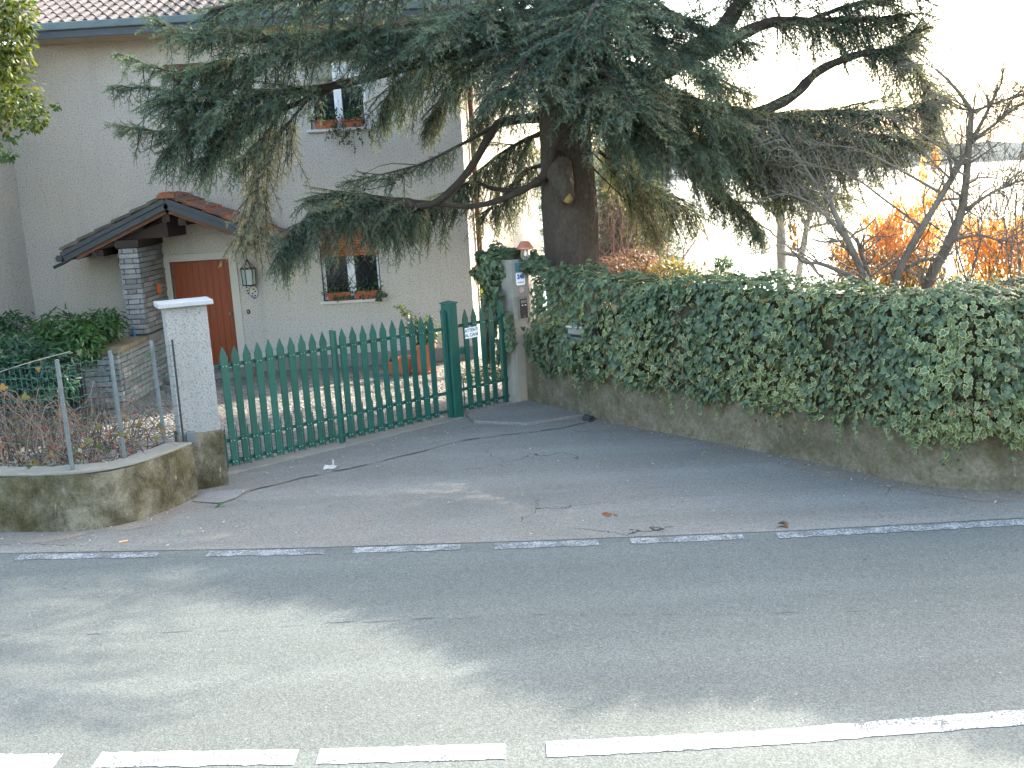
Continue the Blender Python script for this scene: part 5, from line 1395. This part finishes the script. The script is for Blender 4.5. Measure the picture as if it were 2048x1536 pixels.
# window boxes and their trailing plants
for hx, lab, lab2, nl, drop in ((WIN[1], 'terracotta window box on the sill of the upper window', 'green plant trailing far down below the upper window box', 420, .50), (WIN[0], 'terracotta window box behind the grille of the lower window', 'small leafy plant growing in the lower window box', 300, .12)):
    a, b, c, d = hx
    T = thing('window_box', lab, 'planter', ((a+b)/2, HY-.02, c), 'window boxes')
    for s0, s1 in ((a+.06, (a+b)/2-.03), ((a+b)/2+.03, b-.06)):
        m1 = MB(); y0 = HY-.03; m1.prism([(s0+.02, y0-.0, c), (s1-.02, y0, c), (s1-.02, y0+.11, c), (s0+.02, y0+.11, c)], (0, 0, .10)); m1.box((s0, y0-.015, c+.10), (s1, y0+.115, c+.135)); part('trough', m1, MT['terra'], T, bevel=.004)
    T2 = thing('trailing_plant', lab2, 'plant', ((a+b)/2, HY-.03, c+.13), 'plants in the window boxes')
    k = nl//2
    P1 = np.stack([rng.uniform(a, b+.06, k), HY - rng.uniform(-.02, .12, k), c + .13 + np.abs(rng.normal(size=k))*.10], 1)
    nb = 14; bx = rng.uniform(a+.05, b+.1, nb); bl = rng.uniform(.25, 1, nb)*drop; w_ = rng.integers(0, nb, k); t_ = rng.random(k)
    P2 = np.stack([bx[w_] + np.sin(t_*6 + w_)*.04, HY - .10 - rng.random(k)*.05, c + .10 - t_*bl[w_]], 1)
    PP = np.vstack([P1, P2]); cc = np.array([.02, .055, .02]) + rng.random((2*k, 1))*np.array([.03, .05, .015])
    leaves(T2, MT['leaf'], 'oval', PP, runit(2*k)*.6 + np.array([0, -.8, .3]), runit(2*k)*.6 + np.array([0, 0, -.7]), rng.uniform(.035, .06, 2*k), cc, None, 0, 'leaves')
    m1 = MB()
    for q in range(nb): m1.tube([(bx[q], HY-.08, c+.13), (bx[q], HY-.12, c+.08), (bx[q] + math.sin(6+q)*.03, HY-.12, c+.10-bl[q])], .003, 3)
    part('tendrils', m1, MT['bramble2'], T2, kind='stuff')
# pots by the house wall
def pot(x, y, r, h, label):
    T = thing('flower_pot', label, 'flower pot', (x, y, 0), 'terracotta pots by the house wall')
    m1 = MB(); m1.lathe([(0, .0), (r*.68, 0), (r*.95, h*.86), (r*1.06, h*.86), (r*1.06, h), (r*.92, h), (r*.88, h*.85), (0, h*.85)], (x, y, 0), 20); part('pot', m1, MT['terra'], T, smooth=False)
    m1 = MB(); m1.lathe([(0, 0), (r*.95, 0), (r*1.0, .025), (0, .02)], (x, y, .001), 18); part('saucer', m1, MT['terra'], T)
    return T
def gx_at(px_, Y): return float(at(px_, 700, Y)[0])
pot(gx_at(785, 16.6), 16.6, .14, .20, 'small low terracotta pot leftmost by the house wall')
pot(gx_at(806, 16.5), 16.5, .15, .26, 'middle sized terracotta pot between the smallest pot and the tallest')
pot(gx_at(848, 16.5), 16.5, .19, .46, 'tall terracotta pot holding the upright leafy shrub')
shrub('potted_shrub', 'upright thin leafy shrub growing from the tall terracotta pot', (gx_at(848, 16.5), 16.5, .4),
      [at(840, 690, 16.5), at(850, 660, 16.5), at(835, 645, 16.5), at(870, 665, 16.4), at(812, 625, 16.5), at(800, 612, 16.5), at(858, 640, 16.5), at(820, 650, 16.5)], [(.16,.15,.16), (.16,.15,.18), (.13,.13,.15), (.12,.12,.2), (.10,.1,.07), (.09,.09,.08), (.12,.1,.1), (.09,.1,.12)], 620, 'oval', (.04, .075), (.025, .06, .025), (.12, .14, .05), shell=.1)
shrub('flowering_plant', 'tiny plant with a few pale flowers in the small low pot', (gx_at(785, 16.6), 16.6, .16), [at(786, 733, 16.6)], [(.10,.1,.08)], 60, 'oval', (.03, .05), (.04, .06, .03), (.30, .18, .12), shell=.1)
# low clipped hedge behind the narrow gate and a shrub by the house corner, leaves coloured yellow as if sunlit
shrub('low_hedge', 'low green hedge growing behind the narrow picket gate', (.05, 15.6, 0), [at(935, 755, 15.6), at(975, 752, 15.6), at(1010, 752, 15.7)], [(.18,.25,.18), (.2,.3,.18), (.22,.3,.2)], 1100, 'oval', (.03, .05), (.025, .06, .025), (.05, .10, .04))
shrub('sun_tinted_shrub', 'shrub with sunlight put into its yellow green leaf colour beside the house corner', (-.35, 16.4, 0), [at(966, 560, 16.4), at(972, 590, 16.4), at(985, 620, 16.4), at(962, 540, 16.4)], [(.10,.12,.14), (.12,.12,.14), (.14,.14,.3), (.06,.06,.07)], 420, 'oval', (.045, .075), (.10, .14, .03), (.26, .25, .05), shell=.1)

# ---------------------------------------------------------------- trees without leaves
def grow(mb, p, d, L_, r, depth, curl, gravity=0.0, nb=3, ends=None, stop=.003, fork=.7):
    d = nrm(d); pts = [np.array(p, float)]; n = max(3, int(L_/.11)); rad = [r]
    for i in range(n):
        d = nrm(d + rng.normal(size=3)*curl + np.array([0, 0, gravity]))
        pts.append(pts[-1] + d*L_/n); rad.append(r*(1 - .5*(i+1)/n))
    mb.tube(pts, rad, 6 if r > .02 else 4 if r > .006 else 3, cap=False)
    if ends is not None and r < .012: ends.extend(pts[1:])
    if depth == 0 or rad[-1] < stop*.6: return
    k = nb if nb < 3 else random.choice((nb-1, nb))
    for j in range(k):
        i = n if j == 0 else random.randint(max(1, n//3), n)
        nd = nrm(d*.9 + rng.normal(size=3)*fork) if j else nrm(d + rng.normal(size=3)*.25)
        grow(mb, pts[i], nd, L_*random.uniform(.5, .85), rad[i]*random.uniform(.55, .85), depth-1, curl, gravity, nb, ends, stop, fork)
def limb_px(mb, q, Y, r0, r1, n=14):
    pts = [at(x, y, Y + dy) for x, y, dy in q]; P_ = smooth_path(pts, n); mb.tube(P_, np.linspace(r0, r1, n)*(1+.06*np.sin(np.arange(n)*1.3)), 8, cap=True); return P_
BT = thing('bare_tree', 'leafless spreading tree with several crooked stems behind the ivy hedge', 'tree', tuple(at(1760, 600, 11.6)*[1, 1, 0]))
mb = MB(); tw = MB(); Yb = 11.6
def bare(q, r0, r1, kids, Lk, depth=3, curl=.22, dY=0.0, frm=.35):
    mb = MB(); P_ = limb_px(mb, q, Yb + dY, r0*.86, r1*.86); part('trunk' if r0 > .055 else 'limb', mb, MT['twigbark'], BT, smooth=True)
    for k in range(int(kids*2.6)):
        i = random.randint(int(len(P_)*frm), len(P_)-1); d = nrm(P_[i]-P_[i-1]) + rng.normal(size=3)*.8
        grow(tw, P_[i], d, Lk*random.uniform(.6, 1.3), min(.014, max(.006, (r0 + (r1-r0)*i/len(P_))*.4)), depth, curl, nb=4, fork=.9, stop=.0015)
bare([(1752,640,0),(1742,585,0),(1688,465,0),(1662,403,.1),(1677,373,.1)], .062, .02, 5, .35)
bare([(1748,640,.1),(1742,570,.1),(1724,510,.1),(1713,475,.15)], .045, .022, 4, .35)
bare([(1755,640,-.05),(1735,580,-.05),(1691,548,0),(1640,527,0),(1608,525,0),(1582,501,.05)], .045, .012, 6, .3)
bare([(1690,470,0),(1650,430,.05),(1620,405,.1),(1560,380,.1)], .025, .007, 5, .3)
bare([(1770,640,.05),(1797,545,.05),(1845,454,.1),(1885,388,.15),(1932,308,.2)], .060, .03, 7, .45)
bare([(1840,660,.2),(1855,570,.2),(1896,490,.2),(1925,414,.2),(1936,315,.2),(1943,220,.2)], .085, .035, 9, .5, frm=.2)
bare([(1943,222,.2),(1917,184,.2),(1885,150,.25),(1858,130,.3)], .03, .007, 5, .3)
bare([(1936,293,.2),(1965,242,.2),(1990,190,.2),(2005,155,.2),(2006,71,.2)], .03, .005, 5, .3)
bare([(1948,279,.2),(1985,252,.1),(2020,224,.1),(2070,190,.1)], .025, .01, 13, .42, curl=.3)
bare([(1940,228,.2),(1975,212,.1),(2010,200,.1),(2060,185,.1)], .022, .008, 13, .42, curl=.3)
bare([(1877,520,.2),(1845,520,.1),(1800,545,.1)], .03, .018, 4, .3)
bare([(1930,420,.2),(1985,385,0),(2040,362,-.1),(2080,365,-.1)], .024, .008, 13, .42, curl=.3)
bare([(1905,480,.2),(1960,470,.1),(2010,480,0),(2070,440,0)], .022, .008, 13, .42, curl=.3)
bare([(1925,330,.2),(1860,280,.3),(1780,235,.4),(1730,240,.4)], .02, .005, 5, .35)
bare([(1885,388,.15),(1800,340,.3),(1720,300,.4),(1650,290,.4)], .02, .005, 7, .36, curl=.34)
bare([(1845,454,.1),(1770,400,.3),(1700,350,.4),(1620,330,.4)], .018, .005, 7, .36, curl=.34)
bare([(1680,440,.1),(1640,380,.3),(1600,320,.4),(1560,270,.4)], .018, .005, 7, .36, curl=.34)
part('twigs', tw, MT['twigbark'], BT, kind='stuff')
# slim pale trunks behind
def pale(q, Y, r, label, kids=5):
    T = thing('pale_tree', label, 'tree', tuple(at(q[0][0], q[0][1], Y)*[1, 1, 0]), 'slim pale trees behind the hedge'); mb = MB()
    P_ = limb_px(mb, [(x, y, 0) for x, y in q], Y, r, r*.35)
    tw = MB()
    for k in range(kids):
        i = random.randint(5, len(P_)-1); grow(tw, P_[i], nrm(P_[i]-P_[i-1]) + rng.normal(size=3)*.5, random.uniform(.5, 1.1), r*.4, 3, .15, nb=3)
    part('trunk', mb, MT['palebark'], T, smooth=True); part('branches', tw, MT['palebark'], T, kind='stuff')
pale([(1568,640),(1565,560),(1563,500),(1562,440),(1558,390),(1555,330)], 19, .115, 'slim pale barked tree, the left and thicker of two, behind the hedge', 7)
pale([(1596,640),(1597,560),(1607,490),(1620,420),(1630,350)], 19.5, .085, 'slim pale barked tree, the right and thinner of two, behind the hedge', 6)
# thin saplings at the right edge
SD = thing('saplings', 'thicket of thin leafless saplings at the right edge behind orange shrub', 'saplings', tuple(at(2030, 600, 14)*[1, 1, 0])); tw = MB()
for k in range(26):
    p = at(random.uniform(1930, 2150), 600, random.uniform(13, 15)); p[2] = .3
    grow(tw, p, np.array([random.uniform(-.12, .12), 0, 1]), random.uniform(1.3, 2.2), .018, 3, .10, .05, nb=4, fork=.45)
part('stems', tw, MT['twigbark'], SD, kind='stuff')
# orange leaved shrubs
OC = np.array([(.64, .38, .14), (.68, .46, .20), (.58, .31, .09), (.60, .48, .22)])
def orange(name, label, root, cl, n, seedcol=0.0, green=0.0):
    T = thing(name, label, 'shrub', root, 'orange leaved shrubs behind the ivy hedge'); tw = MB(); ends = []
    for k in range(16):
        grow(tw, np.array(root) + rng.normal(size=3)*[.25, .2, 0], np.array([random.uniform(-.6, .6), random.uniform(-.3, .3), 1]), random.uniform(.6, 1.0), .018, 3, .12, .04, nb=3)
    part('branches', tw, MT['bramble2'], T, kind='stuff')
    P, D = [], []
    for (c, rr, m) in cl:
        m = int(m*1.15); u = runit(m)*rng.random((m, 1))**.5; P.append(c + u*rr)
    P = np.vstack(P); k = len(P)
    nn = runit(k) + np.array([0, -.3, .1]); tip = np.array([0, 0, -1.0]) + rng.normal(size=(k, 3))*.35
    col = OC[rng.choice(4, k)]*rng.uniform(.7, 1.25, (k, 1))
    g = rng.random(k) < green*np.clip((1.9 - P[:, 2])*1.6, 0, 1)
    col[g] = np.array([.20, .19, .05])*rng.uniform(.6, 1.2, (g.sum(), 1))
    leaves(T, MT['oleaf'], 'long', P, nn, tip, rng.uniform(.055, .11, k), col, None, 70, 'foliage')
def cl_px(L_, Y): return [(at(x, y, Y + dy), np.array(r), m) for x, y, dy, r, m in L_]
orange('orange_shrub', 'shrub of dry hanging orange leaves between the bare stems', tuple(at(1800, 600, 13.2)*[1, 1, 0]), cl_px([
    (1770,470,0,(.34,.3,.30),500),(1820,430,0,(.24,.25,.24),220),(1770,520,0,(.42,.35,.34),900),(1830,520,0,(.38,.35,.36),800),(1710,530,0,(.30,.3,.28),560),(1855,460,0,(.25,.3,.26),420),(1775,455,0,(.22,.25,.22),260),(1740,435,0,(.10,.15,.16),70),(1870,320,.1,(.05,.06,.20),60),(1845,345,.1,(.045,.06,.22),55),(1850,400,0,(.13,.15,.22),120),(1795,410,0,(.06,.08,.16),60),(1880,390,0,(.07,.08,.14),60),(1680,500,0,(.16,.2,.2),160),(1820,560,0,(.6,.4,.2),700)], 13.2), 0, green=.85)
orange('orange_shrub', 'wider bright orange shrub at the right edge beyond thick bare stem', tuple(at(1990, 600, 13.6)*[1, 1, 0]), cl_px([
    (1960,470,0,(.36,.3,.26),380),(2030,460,0,(.3,.3,.26),300),(1960,500,0,(.36,.35,.34),620),(2020,500,0,(.34,.35,.34),560),(1935,455,0,(.16,.2,.20),140),(2060,480,0,(.30,.3,.3),350),(1990,550,0,(.55,.4,.22),520),(2090,540,0,(.5,.4,.3),400),(1990,450,0,(.10,.15,.18),60)], 13.6), 0, green=.25)
# a hanging cluster on the pale tree
hc = thing('hanging_leaves', 'few dead brown orange leaves hanging beside the pale trunk', 'leaves', tuple(at(1590, 460, 16)))
k = 70; c = at(1590, 460, 16); t_ = rng.random(k); P = c + np.stack([np.where(t_ < .3, -.15 + t_*.4, .0) + rng.normal(size=k)*.035, rng.normal(size=k)*.04, .18 - t_*.42 + rng.normal(size=k)*.03], 1)
leaves(hc, MT['dead'], 'long', P, runit(k), np.tile([0, 0, -1.0], (k, 1)), rng.uniform(.08, .14, k), np.array([.34, .17, .05])*rng.uniform(.6, 1.2, (k, 1)), None, 0, 'foliage')

# ---------------------------------------------------------------- background garden
shrub('red_shrub', 'low reddish pink twiggy shrub right of the cedar trunk', (2.0, 19, 0), [at(1225, 535, 19), at(1270, 520, 19.2), at(1310, 535, 19.4)], [(.35,.4,.25), (.4,.4,.28), (.3,.4,.25)], 1500, 'long', (.05, .09), (.11, .062, .053), (.17, .10, .085), tipdown=-.4)
shrub('photinia_shrub', 'olive and red tipped glossy shrub rising above the ivy hedge', (3.0, 16.5, 0), [at(1355, 535, 16.5), at(1390, 545, 16.5), at(1330, 540, 16.4), at(1440, 552, 16.5)], [(.28,.3,.13), (.28,.3,.14), (.25,.3,.15), (.3,.3,.08)], 800, 'long', (.07, .12), (.09, .12, .03), (.26, .15, .05), tipdown=-.2)
shrub('ball_shrub', 'small round green shrub standing alone above the ivy against bright water', (3.25, 17, 0), [at(1447, 524, 17)], [(.17,.17,.12)], 520, 'oval', (.03, .05), (.03, .08, .03), (.06, .13, .05))
T = thing('purple_shrub', 'hazy leafless purplish brown shrub between the cedar trunk and conifer', 'shrub', (2.4, 22, 0)); tw = MB()
for k in range(46):
    p = np.array([random.uniform(1.7, 3.5), random.uniform(21, 23), 0]); grow(tw, p, np.array([random.uniform(-.35, .35), 0, 1]), random.uniform(1.2, 1.7), .022, 3, .12, .03, nb=4, fork=.5)
part('twigs', tw, mat('purple_twig', (.26, .16, .15), (.20, .12, .11), 5, .9), T, kind='stuff')
# conifers at the back
def conifer(x, y, h, w_, label, n=900, cut=0.0):
    T = thing('conifer', label, 'tree', (x, y, 0), 'conifers behind the cedar'); m1 = MB(); m1.tube([(x, y, 0), (x+.05, y, h*.5), (x, y, h)], [.12, .08, .02], 7); part('trunk', m1, MT['limb'], T)
    P, D, S_ = [], [], []
    for k in range(n):
        z = h*(.06 + .94*random.random()**1.1); rr = w_*(1 - z/h)**.75*random.uniform(.25, 1.05); q = random.uniform(0, 6.28)
        P.append((x + rr*math.cos(q), y + rr*math.sin(q), z)); D.append((.22*math.cos(q), .22*math.sin(q), random.uniform(-.22, .12))); S_.append(random.uniform(-.3, .7))
    needles(T, P, D, S_, 12, .07, .008)
conifer(2.75, 22.5, 4.6, 1.15, 'blue green conifer rising right of the cedar trunk', 7000)
conifer(2.0, 25, 7.5, 1.5, 'taller yellow green conifer close behind the cedar trunk', 8000)
# evergreen standing outside the frame on the right: it shades the road
# unseen pine outside the frame on the right, flat crown shaped to shade the road
UPN = thing('shade_pine', 'unseen pine right of the view, flat crown shaped to shade the road', 'tree', (9.5, 13.2, 0))
m1 = MB(); m1.tube(smooth_path([(9.5, 13.2, -.1), (9.4, 13.15, 2.5), (9.0, 12.9, 5.0), (8.8, 12.8, 6.2)], 14), np.linspace(.24, .10, 14), 10)
P_, D_, S_ = [], [], []
for u in np.linspace(0, 1, 9):
    c = np.array([6.4 + 5.2*u + random.uniform(-.2, .2), 14.3 - 3.5*u + random.uniform(-.2, .2), 6.15 + random.uniform(-.15, .15) + .5*u*(1-u)])
    m1.tube(smooth_path([(8.9, 12.85, 5.4), (c + np.array([8.9, 12.85, 5.2]))/2 + np.array([0, 0, .1]), c], 8), np.linspace(.07, .02, 8), 6)
    for k in range(1500):
        v = rng.normal(size=3); v = v/np.linalg.norm(v)*random.random()**.4
        P_.append(c + v*np.array([1.0, 1.0, .42])); D_.append(v*[.2, .2, .1] + np.array([0, 0, .1])); S_.append(random.uniform(-.3, .5))
for k in range(1500):  # extra crown tuft added to shade a bright patch at the right
    v = rng.normal(size=3); v = v/np.linalg.norm(v)*random.random()**.4
    P_.append(np.array([11.0, 12.7, 6.15]) + v*np.array([1.0, 1.0, .42])); D_.append(v*[.2, .2, .1] + np.array([0, 0, .1])); S_.append(random.uniform(-.3, .5))
part('trunk', m1, MT['limb'], UPN, smooth=True)
needles(UPN, P_, D_, S_, 12, .12, .010)

# ================================================================== LITTER
n_ = 1700; lp_ = []
for k in range(n_):
    r_ = random.random()
    if r_ < .40: s = random.random()*TOT; i = min(398, int(s/TOT*399)); t = nrm(IP[i+1]-IP[i]); n = np.array([t[1], -t[0]]); q = IP[i] + n*abs(random.gauss(0, .16)); 
    elif r_ < .60: i = random.randint(20, 59); q = LP[i] + np.array([random.gauss(0, .05), -abs(random.gauss(0, .22))])
    elif r_ < .75: s = random.random(); q = g0 + (g1-g0)*s + gn*random.uniform(.05, .9)
    else: q = np.array([random.uniform(-4.5, 4.6), random.uniform(8.3, 12.5)])
    lp_.append((q[0], q[1], .020 + random.random()*.008))
lp_ = np.array(lp_); ok = (lp_[:, 1] > 8.1); lp_ = lp_[ok]; k = len(lp_)
LT = thing('ground_litter', 'scattered tiny dry leaves and twigs on the forecourt asphalt', 'litter', (0, 10, 0))
leaves(LT, MT['dead'], 'oval', lp_, runit(k)*.35 + np.array([0, 0, 1]), runit(k), rng.uniform(.012, .035, k), pal2[rng.choice(6, k)]*.9, None, 0, 'fallen_leaves')
def one_leaf(px_, py_, size, col, label, nl=1, name='fallen_leaf', cat='leaf'):
    c = gnd(px_, py_, .02); T = thing(name, label, cat, tuple(c))
    P = np.array(c) + rng.normal(size=(nl, 3))*[size*.4, size*.25, .004]
    leaves(T, MT['dead'], 'oval', P, runit(nl)*.5 + np.array([0, 0, 1]), runit(nl)*[1, 1, .2], np.full(nl, size), np.tile(np.array(col), (nl, 1)), None, nl, 'blade', 'blade')
one_leaf(1222, 1026, .07, (.20, .075, .03), 'curled reddish brown dead leaf on the forecourt nearer the middle', 3)
one_leaf(1560, 1046, .09, (.13, .065, .035), 'dark brown dead leaf lying just behind the road edge line at right', 4)
one_leaf(1395, 905, .05, (.24, .22, .08), 'yellowish leaf lying near the foot of the ivy wall', 2)
one_leaf(440, 1010, .045, (.05, .12, .03), 'small green weed tuft by the concrete patch below the pillar', 6, 'weed', 'weed')
one_leaf(358, 1066, .035, (.08, .20, .04), 'tiny bright green sprig on the asphalt near the low wall', 4, 'weed', 'weed')
c = gnd(660, 938, .012); T = thing('paper_scrap', 'crumpled white paper scrap lying before the picket gate', 'litter', tuple(c))
mb = MB()
for k in range(3):
    q = c + np.array([random.uniform(-.04, .04), random.uniform(-.02, .02), 0]); mb.add([q + np.array([-.04, -.02, .0]), q + np.array([.03, -.03, .012]), q + np.array([.045, .02, .03]), q + np.array([-.02, .03, .04])], [(0, 1, 2), (0, 2, 3)])
mb.add([c + np.array([.03, 0, .01]), c + np.array([.045, .0, .01]), c + np.array([.05, .01, .10]), c + np.array([.03, .01, .10])], [(0, 1, 2, 3)])
part('scrap', mb, MT['paper'], T)
c = gnd(247, 1083, .012); mb = MB(); mb.tube([c + np.array([-.035, -.015, 0]), c + np.array([.035, .015, .003])], .008, 6)
tag(part('wood_chip', mb, mat('pale_wood_chip', (.62, .36, .16), rough=.8), org=c), 'short pale orange stick lying on asphalt below the low wall', 'stick')

# ================================================================== AIR
hm = bpy.data.materials.new('haze_air'); hm.use_nodes = True
hm.node_tree.nodes.remove(hm.node_tree.nodes['Principled BSDF'])
pv_ = hm.node_tree.nodes.new('ShaderNodeVolumePrincipled')
pv_.inputs['Color'].default_value = (.86, .92, 1, 1); pv_.inputs['Density'].default_value = 0.00004; pv_.inputs['Anisotropy'].default_value = 0.2
hm.node_tree.links.new(pv_.outputs[0], hm.node_tree.nodes['Material Output'].inputs['Volume'])
mb = MB(); mb.box((-4350, -70, -28), (4350, 3560, 92))
tag(part('haze', mb, hm), kind='stuff')
